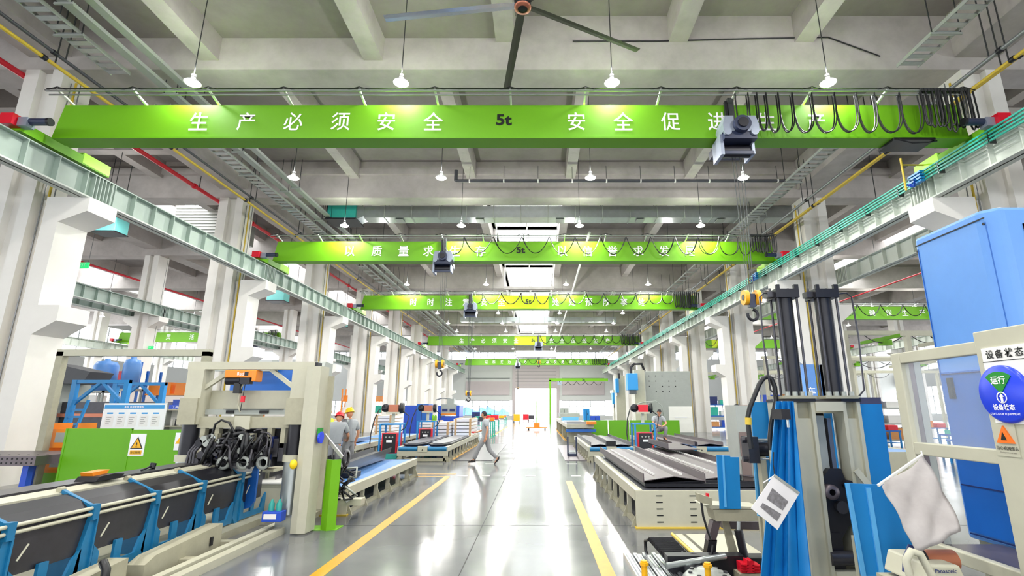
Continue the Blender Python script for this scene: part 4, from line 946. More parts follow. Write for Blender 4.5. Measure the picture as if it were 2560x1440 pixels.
# ================================================================ low roller beds with sheet steel
def bed(x0, x1, y0, y1, h, label, strip='cabinet_blue', legs=True, rollers=False, slots=False, solid_front=True, floor_beam=True):
    t = T('roller_bed', label, 'roller bed', ((x0+x1)/2, y0, 0))
    b = MB(); b.box(x0, x0+.12, y0, y1, h-.16, h, 'cream_paint'); b.box(x1-.12, x1, y0, y1, h-.16, h, 'cream_paint'); b.build('side_beam', t)
    b = MB(); b.box(x0+.12, x1-.12, y0+.03, y1, h-.1, h-.02, strip); b.box(x0+.02, x1-.02, y1-.08, y1, 0.06, h-.02, 'cream_paint'); b.build('deck', t)
    n = max(3, int((y1-y0)/.75))
    for xs in (x0, x1):
        s = 1 if xs == x0 else -1
        for k in range(n+1):
            y = y0+.05+(y1-y0-.15)*k/n
            b = MB(); b.box(xs+s*.02, xs+s*.09, y, y+.06, .0, h-.16, 'cream_paint')
            b.prism([(xs-s*.07, 0), (xs+s*.02, 0), (xs+s*.02, .2)], 'y', y+.02, y+.04, 'cream_dirty'); b.build('leg', t)
    if floor_beam:
        b = MB(); b.box(x0, x0+.08, y0, y1, 0, .06, 'cream_dirty'); b.box(x1-.08, x1, y0, y1, 0, .06, 'cream_dirty'); b.build('floor_beam', t)
    if solid_front:
        b = MB()
        if rollers:
            b.box(x0, x1, y0-.02, y0+.03, h-.30, h-.14, 'cream_paint'); b.box(x0+.25, x1-.1, y0+.0, y0+.03, .02, .12, 'cream_dirty'); b.box(x0+.05, x0+.16, y0, y0+.1, 0, h-.3, 'cream_dirty'); b.box(x1-.16, x1-.05, y0, y0+.1, 0, h-.3, 'cream_dirty')
        else: b.box(x0, x1, y0-.02, y0+.02, .02, h-.01, 'cream_paint')
        b.build('front_plate', t)
        if not rollers: MB().box(x0-.02, x1+.02, y0-.06, y0+.04, 0, .02, 'pipe_yellow').build('base_edge', t)
    if slots:
        b = MB()
        for sx in (x0+.37, x0+.89):
            for k in range(5): b.box(sx-.05, sx+.05, y0-.024, y0-.018, .08+k*.095, .095+k*.095, 'dark_gap')
        b.build('slot', t)
    if rollers:
        m = (x0+x1)/2
        MB().box(m-.17, m+.17, y0-.05, y0+.05, h-.17, h+.02, 'cream_paint').prism([(m-.03, h-.12), (m+.03, h-.12), (m, h-.06)], 'y', y0-.056, y0-.05, 'letter_black').build('roller_bearing', t)
        for a, c in ((x0+.05, m-.18), (m+.18, x1-.05)):
            MB().cyl((a, y0, h-.07), (c, y0, h-.07), .07, 'bracket_teal', 16).build('roller', t)
    return t
# near-side bed on the aisle edge beyond the gantry
bed(-5.6, -3.3, 9.35, 14.5, .46, 'long cream bed with a pale blue deck beside the green sign post', strip='cabinet_blue')
# folded channels on it
def channel(x, y0, y1, z, w, h, m, label, skew=0, holes=False):
    b = MB(); s = skew
    b.add([(x-w/2, y0, z+.0), (x+w/2, y0, z), (x+w/2+s, y1, z), (x-w/2+s, y1, z), (x-w/2, y0, z+.012), (x+w/2, y0, z+.012), (x+w/2+s, y1, z+.012), (x-w/2+s, y1, z+.012)],
          [(3,2,1,0), (4,5,6,7), (0,1,5,4), (1,2,6,5), (2,3,7,6), (3,0,4,7)], m)
    for q in (-w/2, w/2):
        b.add([(x+q-.006, y0, z), (x+q+.006, y0, z), (x+q+s+.006, y1, z), (x+q+s-.006, y1, z), (x+q*1.06-.006, y0, z+h), (x+q*1.06+.006, y0, z+h), (x+q*1.06+s+.006, y1, z+h), (x+q*1.06+s-.006, y1, z+h)],
              [(3,2,1,0), (4,5,6,7), (0,1,5,4), (1,2,6,5), (2,3,7,6), (3,0,4,7)], m)
    if holes:
        n = int((y1-y0)/.16)
        for k in range(n):
            f = (k+.5)/n; b.cyl((x+s*f-w*.25, y0+(y1-y0)*f, z+.012), (x+s*f-w*.25, y0+(y1-y0)*f, z+.03), .022, 'aluminium', 8)
            b.cyl((x+s*f+w*.27, y0+(y1-y0)*f, z+.012), (x+s*f+w*.27, y0+(y1-y0)*f, z+.03), .022, 'aluminium', 8)
    return tag(b.build('steel_channel'), label, 'steel profile')
channel(-5.0, 9.6, 14.6, .47, .55, .16, 'steel_dark', 'dark folded steel channel on the gantry side of the pale blue bed')
channel(-4.35, 9.9, 14.2, .47, .5, .14, 'steel_sheet', 'grey folded steel channel in the middle of the pale blue bed')
channel(-4.0, 10.4, 14.6, .62, .45, .12, 'steel_dark', 'dark steel channel lying across the top of the pale blue bed pile', skew=-.3)
tag(MB().box(-3.95, -3.6, 10.6, 10.85, .46, .56, 'black_metal').build('steel_block', bevel=.01), 'dark steel block on the pale blue bed near the sign post', 'block')
tag(MB().box(-3.95, -3.7, 9.9, 10.02, .46, .53, 'hoist_navy').build('hand_tool', bevel=.01), 'small navy tool on the near corner of the pale blue bed', 'tool')
bed(-4.85, -3.1, 18.2, 27.5, .5, 'cream bed with two blue front rollers, by the walking man', rollers=True)
bed(-9.2, -6.2, 14.8, 22.0, .55, 'wide cream bed behind the two men in helmets', rollers=False)
channel(-7.2, 15, 21, .57, .9, .12, 'steel_sheet', 'grey steel sheet channel behind the man in the yellow helmet')
channel(-8.3, 15.2, 21, .57, .8, .12, 'steel_dark', 'dark steel channel behind the man in the red helmet')
def hexplate(x, y0, y1, z, w, m, label):
    v = [(x-w/2, y0+.5), (x-w/4, y0), (x+w/4, y0), (x+w/2, y0+.5), (x+w/2, y1), (x-w/2, y1)]
    b = MB(); b.prism(v, 'z', z, z+.04, m); b.prism([(p[0]*.0+x+(p[0]-x)*.8, p[1]+.2) for p in v], 'z', z+.04, z+.075, 'steel_sheet')
    return tag(b.build('steel_plate'), label, 'steel plate')
hexplate(-4.45, 18.5, 24, .52, .8, 'black_metal', 'black pointed plate on the roller bed, nearer the welding cart')
hexplate(-3.55, 18.5, 24, .52, .8, 'black_metal', 'black pointed plate on the roller bed, nearer the walking man')
for k, (x, y, z, n_) in enumerate([(-4.6, 24.6, .52, 4), (-3.6, 25, .52, 5), (-5.9, 28, .0, 7), (-9.6, 23.5, 0, 8), (-8.0, 27, 0, 9)]):
    w = ['on roller bed end, column side', 'on roller bed end, aisle side', 'on the floor behind the roller bed', 'behind the helmeted men', 'before the blue press'][k]
    for q in range(n_):
        tag(MB().box(x-.45, x+.45, y, y+2.2, z+q*.16, z+q*.16+.13, 'paper' if q % 3 else 'white_paint').box(x-.4, x-.3, y-.01, y+2.21, z+q*.16, z+q*.16+.16, 'wood').box(x+.3, x+.4, y-.01, y+2.21, z+q*.16, z+q*.16+.16, 'wood').build('wrapped_pack'),
            'white wrapped panel pack, %s from below, %s' % (ORD[q], w), 'panel pack', 'panel packs '+w)
bed(-7.9, -5.9, 22.3, 27, .55, 'cream bed with a navy end box behind the yellow helmet man', rollers=True)
tag(MB().box(-8.3, -7.0, 19.5, 20.1, .6, 1.25, 'navy_panel').box(-8.3,-7.0,19.5,20.1,0,.6,'steel_dark').build('navy_crate'), 'glossy navy crate behind the man in the yellow helmet', 'crate')
# aisle beds on the other side
t = bed(1.52, 4.1, 8.42, 14.3, .55, 'big cream bed with slotted front plate and punched steel sheets', strip='steel_sheet', slots=True)
def ridge(x0, x1, y0, y1, z, label, m='steel_brown', holes=True, rise=.09):
    b = MB(); xm = (x0+x1)/2; th = .012
    for (a, za, c, zc) in ((x0, z+.02, xm, z+rise), (xm, z+rise, x1, z+.02)):
        b.add([(a, y0, za), (c, y0, zc), (c, y1, zc), (a, y1, za), (a, y0, za+th), (c, y0, zc+th), (c, y1, zc+th), (a, y1, za+th)],
              [(3,2,1,0), (4,5,6,7), (0,1,5,4), (1,2,6,5), (2,3,7,6), (3,0,4,7)], m)
    for q in (x0, x1): b.box(q-.008, q+.008, y0, y1, z, z+.14, m)
    if holes:
        n = int((y1-y0)/.17)
        for f in (.25, .72):
            xx = x0+(x1-x0)*f; zz = z+.02+(rise-.02)*(1-abs(f-.5)*2)+th
            for k in range(n): y = y0+.4+(y1-y0-.6)*k/n; b.box(xx-.02, xx+.02, y, y+.06, zz-.01, zz+.03, 'white_paint')
    return tag(b.build('steel_sheet'), label, 'steel sheet')
ridge(1.72, 2.72, 8.7, 14.6, .62, 'brown-grey folded sheet with bright punched tabs, nearer the aisle line')
ridge(2.76, 3.95, 8.9, 14.9, .62, 'brown-grey folded sheet with bright punched tabs, nearer the hydraulic tower')
tag(MB().box(1.75, 3.9, 8.75, 14, .55, .6, 'black_metal').prism([(1.9, .6), (3.85, .6), (2.9, .64)], 'y', 8.85, 14, 'black_metal').build('packing_bar'), 'black packing bars under the punched sheets', 'packing')
tag(MB().box(3.2, 4.0, 13.0, 15.2, .8, .815, 'steel_brown').box(3.2, 3.22, 13, 15.2, .8, .95, 'steel_brown').build('steel_sheet'), 'short brown sheet lying askew at the far end of the punched sheets', 'steel sheet')
bed(1.72, 3.3, 18.0, 25.0, .5, 'cream roller bed beside the aisle mat, with folded plates', rollers=True)
bed(4.55, 6.6, 18.0, 26.0, .5, 'cream roller bed in front of the crouching man', rollers=True)
ridge(1.85, 2.5, 18.4, 24.5, .5, 'dark folded plate on the roller bed by the mat, nearer the aisle', 'steel_dark', False, .06)
ridge(2.55, 3.25, 18.4, 24.5, .5, 'dark folded plate on the roller bed by the mat, nearer the welder', 'steel_dark', False, .06)
tag(MB().box(2.35, 2.68, 18.1, 18.5, .52, .7, 'black_metal').box(2.42, 2.61, 18.08, 18.1, .58, .66, 'dark_gap').build('junction_box'), 'black box at the front of the roller bed by the mat', 'box')
ridge(4.7, 5.5, 18.5, 25, .5, 'grey folded plate before the crouching man, nearer the welder', 'steel_brown', False, .08)
ridge(5.6, 6.5, 18.5, 25, .5, 'grey folded plate before the crouching man, nearer the columns', 'steel_brown', False, .08)
bed(9.0, 11.1, 15.0, 24, .6, 'cream bed with black rim behind the blue panels', rollers=False)
# dark floor mats
tag(MB().box(.95, 1.9, 18.6, 26, 0, .012, 'steel_brown').build('floor_mat'), 'dark brown mat under the narrow sheet trolley', 'mat'); tag(MB().box(-3.0, -1.6, 18.6, 27, 0, .012, 'steel_dark').build('floor_mat'), 'dark mat on the floor behind the walking man', 'mat')
# press line far side of aisle: jig machine with blue rails
t = T('bending_line', 'long cream bending line with blue crossbars beyond the mat', 'bending machine', (1.9, 30, 0))
MB().box(1.55, 3.0, 28, 46, .75, .95, 'cream_paint').build('bed', t); MB().box(1.5, 3.1, 27.9, 28.1, .55, .7, 'deep_blue_paint').build('crossbar', t)
for y in (28.3, 34, 40, 45): MB().box(1.6, 2.9, y, y+.3, 0, .75, 'cream_dirty').build('pedestal', t)
MB().box(1.55, 2.9, 36, 39, 1.2, 1.45, 'galvanised_dull').box(1.7, 2.8, 36, 39, .95, 1.2, 'pale_blue_paint').build('head', t)
MB().box(2.6, 3.1, 27.7, 28.2, .95, 1.1, 'orange_paint').build('clamp', t); MB().box(1.6, 2.9, 29, 33, .95, 1.05, 'steel_sheet').build('roller_pack', t)
t = T('sheet_trolley', 'narrow trolley with two blue uprights standing on the mat', 'trolley', (1.45, 21, 0))
a = at(1418, 1140, z=0)
for q in (0, .33): MB().box(a.x+q, a.x+q+.06, a.y, a.y+.08, .0, .72, 'hoist_navy').build('upright', t)
MB().box(a.x+.05, a.x+.34, a.y-.1, a.y+.6, .1, .16, 'aluminium').box(a.x+.06, a.x+.33, a.y-.25, a.y, .02, .1, 'hoist_navy').build('tray', t)
# welders
def welder(x, y, label, feeder='red_paint', post=True, h=1.0):
    t = T('welding_machine', label, 'welding machine', (x, y, 0))
    ct = MB().box(x-.32, x+.32, y-.1, y+.75, .12, .22, 'sky_blue_paint').box(x-.38, x+.38, y-.3, y-.05, .05, .22, 'teal_paint').build('cart', t)
    ps = MB().box(x-.28, x+.28, y, y+.7, .22, .92, 'red_paint').box(x-.235, x+.235, y-.015, y, .24, .9, 'black_metal').build('power_source', t, bevel=.02)
    b = MB(); b.box(x-.1, x+.1, y-.025, y-.015, .6, .68, 'white_board')
    for k in range(3): b.cyl((x-.12+k*.12, y-.03, .78), (x-.12+k*.12, y-.015, .78), .03, 'galvanised_dull', 10)
    b.build('control_dial', ps)
    for s in (-1, 1): MB().box(x+s*.36-.03, x+s*.36+.03, y+.0, y+.06, 0, 1.25, 'sky_blue_paint').box(x+s*.36-.03, x+s*.36+.03, y+.7, y+.76, 0, 1.25, 'sky_blue_paint').build('cart_frame', t)
    for s in (-.3, .3):
        MB().cyl((x+s-.03, y+.65, .08), (x+s+.03, y+.65, .08), .08, 'black_rubber', 14).build('wheel', ct)
    MB().box(x-.36, x+.36, y+.1, y+.7, 1.2, 1.25, 'sky_blue_paint').build('shelf', t)
    if post:
        MB().box(x-.05, x+.05, y+.3, y+.4, 1.25, 1.62, 'cream_paint').box(x-.25, x+.25, y+.2, y+.5, 1.6, 1.66, 'cream_paint').build('feeder_post', t)
        MB().box(x-.16, x+.2, y+.2, y+.5, 1.66, 1.92, feeder).lathe((x+.3, y+.35, 1.8), [(0,-.06),(.19,-.06),(.19,.06),(0,.06)], 'black_rubber', 18, 'x').lathe((x-.3, y+.35, 1.8), [(0,-.05),(.15,-.05),(.15,.05),(0,.05)], 'black_metal', 18, 'y').build('wire_feeder', t)
        MB().tube([(x-.25, y+.3, 1.78), (x-.5, y+.2, 1.75), (x-.62, y+.1, 1.4), (x-.68, y, .9), (x-.66, y-.1, .55)], .022, 'black_rubber', 6).build('torch_hose', t)
        MB().tube([(x+.35, y+.3, 1.7), (x+.6, y+.3, 1.5), (x+.5, y+.2, 1.1), (x+.3, y+.1, .95)], .02, 'black_rubber', 6).build('power_cable', t)
    return t
a = at(1597, 1127, z=0); welder(3.95, 19.3, 'red and black welding machine with red wire feeder beside the crouching man')
welder(-5.35, 18.9, 'black welding machine with rust-red feeder at the front of the roller bed', 'copper')
welder(-4.9, 22.8, 'welding machine with rust-red wire feeder next to the blue framed rack', 'copper')
welder(8.3, 20.5, 'red and black welding machine behind the roller bed of the crouching man', 'copper')
# barrier screens of the far cell
Y = 30
for k, (a, c) in enumerate([(1460, 1520), (1522, 1573), (1575, 1642), (1644, 1700)]):
    x0 = at(a, 1080, Y=Y).x; x1 = at(c, 1080, Y=Y).x
    screen(x0, x1, Y, .06, 1.12, 'lime green screen panel, %s from the aisle, before the pale press' % ORD[k], grp='green screens before the pale press')
# big pale press with blue boxes
Y = 33; a = at(1612, 928, Y=Y); c = at(1725, 928, Y=Y)
t = T('stamping_press', 'tall pale grey press with drilled side plate and a hood on top', 'press', (a.x, Y, 0))
MB().box(a.x, c.x, Y, Y+2.2, 0, a.z, 'galvanised_dull').build('side_plate', t, bevel=.03)
b = MB()
for r in range(4):
    for q in range(5):
        if (r*5+q) % 4 != 3: b.cyl((a.x+.25+q*.42, Y-.01, a.z-.3-r*.33), (a.x+.25+q*.42, Y+.01, a.z-.3-r*.33), .035, 'dark_gap', 8)
b.build('drill_hole', t)
MB().box(a.x+1.4, c.x-.05, Y-.03, Y, .3, 1.9, 'white_paint').box(a.x+1.75, c.x-.4, Y-.05, Y-.03, 1.2, 1.26, 'white_board').build('control_panel', t)
MB().tube([(a.x+.1, Y+.5, a.z), (a.x-.1, Y+.4, a.z+.5), (a.x-.6, Y+.4, a.z+.5), (a.x-.9, Y+.4, a.z+.2)], .08, 'black_metal', 8).build('hose', t)
for k, (pa, pb, q0, q1, YY) in enumerate([(1568, 1596, 933, 975, 31.5), (1539, 1548, 946, 982, 38), (1531, 1541, 982, 1010, 40)]):
    A = at(pa, q0, Y=YY); B_ = at(pb, q1, Y=YY)
    t = T('hydraulic_motor', ['bright blue tank box on the near cream press column', 'bright blue tank box on the middle cream press column', 'lowest bright blue tank box on the far cream press column'][k], 'tank', ((A.x+B_.x)/2, YY, 0), 'blue tank boxes on the press columns')
    MB().box(A.x, B_.x, YY, YY+.6, B_.z, A.z, 'pale_blue_paint' if 0 else 'board_blue').build('tank', t, bevel=.02)
    MB().box(A.x+.1, B_.x-.1, YY+.1, YY+.5, B_.z-.25, B_.z, 'rail_steel').cyl((A.x+.3, YY+.3, A.z), (A.x+.3, YY+.3, A.z+.4), .08, 'black_metal').build('valve', t)
    MB().box(B_.x-.12, B_.x+.55, YY+.6, YY+1.5, 0, A.z+.25, 'cream_paint').build('column', t)
b = MB(); Y = 31.2; a = at(1625, 1005, Y=Y)
tag(b.tube([at(1585, 1012, Y=Y), at(1610, 1005, Y=Y), at(1640, 1003, Y=Y), at(1655, 1015, Y=Y), at(1660, 1050, Y=Y), at(1661, 1075, Y=33.05)], .03, 'galvanised_dull', 8).build('swing_arm'), 'thin grey swing arm in front of the pale press', 'arm')
# green swing jib crane
Y = 62; A = at(1373, 950, Y=Y); B_ = at(1520, 950, Y=Y); base = at(1376, 1052, Y=Y)
t = T('jib_crane', 'slim green jib crane with a thin post in front of the open door', 'crane', (A.x, Y, 0))
MB().box(A.x, A.x+.22, Y, Y+.22, 0, A.z, 'crane_green').build('post', t); b = MB(); b.box(A.x, B_.x, Y, Y+.22, A.z-.15, A.z+.2, 'crane_green'); b.build('jib', t)
b = MB(); text_into(b, '3t', ((A.x+B_.x)/2+.6, Y-.02, A.z+.03), .3, 'letter_black', bold=.02); b.build('lettering', t)
MB().tube(sum([festoon_path(A.x+1.2+k*1.05, A.x+2.25+k*1.05, Y-.1, A.z-.15, .45)[:-1] for k in range(5)], []), .03, 'black_rubber', 5).build('festoon_cable', t)
MB().box(A.x+1.0, A.x+1.5, Y-.1, Y+.3, A.z-.6, A.z-.15, 'hoist_silver').build('hoist', t)
# blue press brake far side
Y = 38; a = at(1095, 1014, Y=Y); c = at(1149, 1014, Y=Y)
t = T('press_brake', 'navy blue press with grey front, two dark windows and an orange bar', 'press', ((a.x+c.x)/2, Y, 0))
MB().box(a.x, c.x, Y, Y+2, 0, 1.2, 'royal_blue').box(a.x, a.x+.22, Y, Y+2, 1.2, a.z, 'royal_blue').box(c.x-.22, c.x, Y, Y+2, 1.2, a.z, 'royal_blue').build('body', t, bevel=.02)
MB().box(a.x+.22, c.x-.22, Y+.1, Y+1.5, 1.3, a.z+.1, 'galvanised_dull').build('ram', t)
MB().box(a.x+.3, a.x+.7, Y+.08, Y+.1, 1.55, 1.75, 'navy_panel').box(a.x+.85, a.x+1.25, Y+.08, Y+.1, 1.55, 1.75, 'navy_panel').build('window', t)
MB().box(a.x+.25, c.x-.25, Y+.02, Y+.1, 1.3, 1.42, 'orange_paint').build('light_bar', t)
MB().box(a.x+.6, a.x+1.1, Y+.3, Y+1, a.z+.1, a.z+.5, 'galvanised_dull').tube([(a.x-.3, Y+.5, a.z+.4), (a.x+.2, Y+.5, a.z+.55), (a.x+.8, Y+.5, a.z+.5)], .05, 'pipe_grey', 6).build('top_pipe', t)
Y = 36; a = at(1042, 1010, Y=Y); c = at(1072, 1010, Y=Y)
t = T('blue_cabinet', 'tall royal blue machine cabinet between the wire feeder and the press', 'cabinet', (a.x, Y, 0))
MB().box(a.x, c.x, Y, Y+1.5, 0, a.z, 'deep_blue_paint').build('body', t, bevel=.02); MB().box(a.x-.9, a.x, Y+.1, Y+1.2, 0, a.z-.1, 'royal_blue').build('side_unit', t); MB().box(a.x+.35,a.x+.38,Y-.01,Y,.3,a.z-.2,'navy_panel').build('door_gap', t)
a = at(1083, 1037, Y=35); t = T('green_cylinder_pair', 'pair of lime green upright cylinders before the navy press', 'cylinder', (a.x, 35, 0))
for q in (0, .17): MB().lathe((a.x+q, 35, 0), [(0,0),(.08,0),(.08,a.z-.1),(.03,a.z),(0,a.z)], 'crane_green', 12).build('cylinder', t)
# orange agv and clutter in the doorway
a = at(1342, 1075, z=0)
t = T('flat_cart', 'orange flat cart on the aisle before the open door', 'cart', (a.x, a.y, 0)); x, y = a.x, a.y
MB().box(x-.9, x+.9, y, y+1.4, .12, .22, 'orange_paint').box(x-.25, x+.25, y+.4, y+1.0, .22, .55, 'orange_paint').build('deck', t)
for s in (-.7, .7):
    for q in (.2, 1.2): MB().cyl((x+s-.05, y+q, .1), (x+s+.05, y+q, .1), .1, 'black_rubber', 12).build('wheel', t)
MB().cyl((x, y+.7, .5), (x, y+.7, 2.4), .04, 'crane_green', 8).build('pole', t)
random.seed(12)
cc_ = ['sky_blue_paint', 'orange_paint', 'teal_bar', 'yellow_paint', 'steel_dark', 'red_paint', 'white_paint']
nm_ = {'sky_blue_paint': 'blue', 'orange_paint': 'orange', 'teal_bar': 'teal', 'yellow_paint': 'yellow', 'steel_dark': 'dark grey', 'red_paint': 'red', 'white_paint': 'white'}
def workbench(x, y, w, label, cols=('teal_bar', 'orange_paint', 'steel_sheet')):
    t = T('workbench', label, 'workbench', (x, y, 0))
    MB().box(x-w/2, x+w/2, y, y+.8, .72, .78, cols[2] if cols[2] in MATS else 'wood').build('top', t)
    for q in (-w/2+.05, w/2-.05):
        for yy in (y+.05, y+.75): MB().box(x+q-.03, x+q+.03, yy-.03, yy+.03, 0, .72, cols[0]).build('leg', t)
    MB().box(x-w/2, x+w/2, y+.05, y+.75, .2, .23, cols[0]).build('shelf', t)
    for k in range(3):
        m = random.choice(cc_); bx = x-w/2+.15+k*w/3
        tag(MB().box(bx, bx+w/3-.2, y+.1, y+.6, .78, .78+random.uniform(.15, .4), m).build('parts_bin', bevel=.01), '%s bin, %s on %s' % (nm_[m], ORD[k], label), 'bin', 'bins on the '+label)
workbench(-4.6, 42, 2.2, 'first teal legged bench behind the walking man'); workbench(-4.8, 48, 2.4, 'second teal legged bench along the aisle'); workbench(-4.7, 54, 2.4, 'third teal legged bench along the aisle'); workbench(-5, 61, 2.6, 'fourth teal legged bench along the aisle')
for k in range(5):
    x = -3.0+.02*k; y = 30+k*1.3
    tag(MB().cyl((x, y, 0), (x, y, .95), .035, 'teal_bar', 8).cyl((x, y, 0), (x, y, .04), .12, 'teal_bar', 10).build('barrier_post'), '%s teal barrier post along the aisle line behind the walking man' % ORD[k], 'post', 'teal barrier posts along the aisle')
for k, (x, y, m, h) in enumerate([(-2.7, 66, 'yellow_paint', 1.5), (-1.7, 72, 'red_paint', 1.4), (-1.0, 76, 'steel_dark', 1.1), (3.2, 68, 'crane_green', 1.2)]):
    lab = ['yellow trolley beside the open door', 'red trolley just inside the open door', 'small dark trolley in the open doorway', 'small green trolley by the jib crane post'][k]
    t = T('hand_trolley', lab, 'trolley', (x, y, 0)); MB().box(x-.4, x+.4, y, y+.8, .2, h*.7, m).build('body', t, bevel=.03)
    MB().tube([(x-.35, y+.8, .3), (x-.35, y+.85, h), (x+.35, y+.85, h), (x+.35, y+.8, .3)], .03, 'pipe_grey', 6).build('handle', t)
    for s in (-.35, .35): MB().cyl((x+s-.04, y+.1, .12), (x+s+.04, y+.1, .12), .12, 'black_rubber', 12).build('wheel', t)
# far machines against the end wall
Y = 70
for k, (pa, pb, q0, m, lab) in enumerate([(1458, 1474, 1022, 'sky_blue_paint', 'tall sky blue locker under the end wall windows'), (1400, 1422, 1020, 'galvanised_dull', 'grey locker under the end wall windows'), (1180, 1200, 1030, 'navy_panel', 'navy cabinet under the mountain-view windows'), (1476, 1500, 1040, 'royal_blue', 'low royal blue machine under the end wall windows')]):
    a = at(pa, q0, Y=Y); c = at(pb, q0, Y=Y); t = T('locker', lab, 'locker', (a.x, Y, 0)); MB().box(a.x, c.x, Y, Y+.8, 0, a.z, m).build('body', t, bevel=.02); MB().box((a.x+c.x)/2-.02, (a.x+c.x)/2+.02, Y-.01, Y, .2, a.z-.2, 'dark_gap').build('door_gap', t); MB().box((a.x+c.x)/2+.1,(a.x+c.x)/2+.16,Y-.03,Y,.9,1.1,'black_metal').build('handle', t)
# slope of wooded hills seen through the end wall windows
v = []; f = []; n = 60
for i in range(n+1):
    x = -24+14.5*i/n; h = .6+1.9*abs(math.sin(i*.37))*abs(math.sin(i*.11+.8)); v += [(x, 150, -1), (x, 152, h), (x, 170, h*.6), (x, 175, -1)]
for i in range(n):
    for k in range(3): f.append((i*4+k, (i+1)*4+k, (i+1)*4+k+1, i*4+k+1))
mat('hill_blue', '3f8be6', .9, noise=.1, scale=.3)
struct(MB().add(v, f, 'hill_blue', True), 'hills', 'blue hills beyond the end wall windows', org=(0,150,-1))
# side-bay furniture on the far side of the columns
for k, (x, y, w, h, m) in enumerate([(-17.5, 34, 3.5, 3.4, 'orange_paint'), (-20, 42, 4, 3.4, 'deep_blue_paint'), (-17, 50, 4, 3.6, 'orange_paint'), (17.5, 27, 4, 2.6, 'galvanised_dull'), (19, 38, 5, 3.0, 'galvanised_dull'), (16.5, 45, 4, 3, 'deep_blue_paint'), (25, 44, 5, 3, 'galvanised_dull'), (28, 30.5, 5, 2.8, 'deep_blue_paint')]):
    lab = ['pallet rack beyond the second column', 'blue pallet rack beyond the third column', 'orange pallet rack beyond the fourth column', 'grey shelf rack behind the blue dado column', 'long grey rack deeper behind the dado column', 'blue pallet rack beyond the pale press', 'grey rack deep in cabinet bay', 'blue rack deep behind the hydraulic cylinders'][k]
    rack(x, y, w, h, lab, 3, items=3, m=m, cols=('cardboard', 'royal_blue', 'white_paint', 'white_paint', 'teal_bar', 'navy_panel') if x > 0 else ('cardboard', 'royal_blue', 'white_paint', 'orange_paint', 'teal_bar', 'navy_panel'))
# light crane rails on portals in the bay behind the tower
random.seed(30)
for k, (y, z, x0, x1) in enumerate([(20, 4.6, 14.5, 30), (24, 5.2, 14.5, 33), (29, 4.4, 15, 33), (34, 5.0, 15, 33), (42, 4.6, 15, 33), (50, 5.0, 15, 33)]):
    t = T('light_crane_frame', 'cream light crane frame, %s one back behind the hydraulic tower' % ORD[k], 'light crane', (x0, y, 0), 'light crane frames of the side bay')
    b = MB(); b.box(x0, x1, y-.07, y+.07, z, z+.2, 'cream_paint'); b.build('beam', t)
    for q in range(4): x = x0+.2+(x1-x0-.4)*q/3; MB().box(x-.09, x+.09, y-.09, y+.09, 0, z, 'cream_paint').build('post', t)
    for q in range(3): x = x0+2+q*4.3; b = MB(); b.box(x-.06, x+.06, y-1.8, y+1.8, z-.25, z-.1, 'crane_green' if k % 2 else 'cream_paint'); b.box(x-.2, x+.2, y-.3, y+.1, z-.5, z-.25, 'crane_green'); b.build('bridge', t)
    for q in range(6): x = x0+1+q*2.2; MB().tube(festoon_path(x, x+1.8, y-.2, z-.05, .35), .02, 'black_rubber', 5).build('festoon_cable', t)
for k, (x, y) in enumerate([(14.8, 17), (17.3, 20.6), (20.5, 22.5), (16, 24.5), (21, 28), (14.7, 30.5)]):
    workbench(x, y, 2.0, 'blue bench %s behind the tower' % ['next to the dado column', 'with bins under the first light crane', 'deeper under the first light crane', 'under the second light crane', 'under the third light crane', 'beyond the dado column'][k], ('sky_blue_paint', 'orange_paint', 'deep_blue_paint'))
# grey wall partitions far in the side bays
screen(-23.2, -18, 30, .1, 3.2, 'white partition wall far beyond the notice board', 'white_paint', name='partition_screen'); screen(-17.6, -14.9, 33.5, .1, 3.0, 'white partition between the first two column gaps', 'white_paint', name='partition_screen')

# ================================================================ hydraulic tower and machines beside the camera
def PY(b, pts, Y, d, m):
    "plate with the given outline standing at distance Y, d thick"
    q = [at(p[0], p[1], Y=Y) for p in pts]; return b.prism([(v.x, v.z) for v in q], 'y', Y, Y+d, m)
def PX(b, pts, X, d, m):
    q = [at(p[0], p[1], X=X) for p in pts]; return b.prism([(v.y, v.z) for v in q], 'x', X, X+d, m)
TY = 4.45
zt = at(2000, 1004, Y=TY).z
xa0, xa1 = at(1993, 1100, Y=TY).x, at(2047, 1100, Y=TY).x
xb0, xb1 = at(2118, 1100, Y=TY).x, at(2163, 1100, Y=TY).x
t = T('hydraulic_press_tower', 'cream twin-post hydraulic tower with two tall black cylinders', 'hydraulic press', ((xa0+xb1)/2, TY, 0))
for x0, x1 in ((xa0, xa1), (xb0, xb1)):
    b = MB(); b.box(x0, x0+.03, TY, TY+.5, 0, zt, 'cream_paint'); b.box(x1-.03, x1, TY, TY+.5, 0, zt, 'cream_paint'); b.box(x0+.03, x1-.03, TY+.03, TY+.06, 0, zt-.14, 'cream_paint'); b.box(x0+.03, x1-.03, TY+.06, TY+.12, zt-.14, zt, 'cream_dirty')
    b.box(x0-.01, x1+.01, TY-.01, TY+.5, zt, zt+.025, 'black_metal'); b.build('post', t)
for za, zb_ in ((zt-.08, zt), (.46, .53), (.2, .26)): MB().box(xa1, xb0, TY-.02, TY+.1, za, zb_, 'cream_paint').build('crossbeam', t)
MB().cyl((xa1-.02, TY+.02, .62), (xb0+.02, TY+.02, .62), .055, 'steel_dark', 18).build('roller', t)
b = MB(); b.box(xa1+.01, xb0-.01, TY+.3, TY+.34, .26, zt-.1, 'dark_gap'); b.build('back_plate', t)  # near-black sheet stands in for the dark gap between the posts
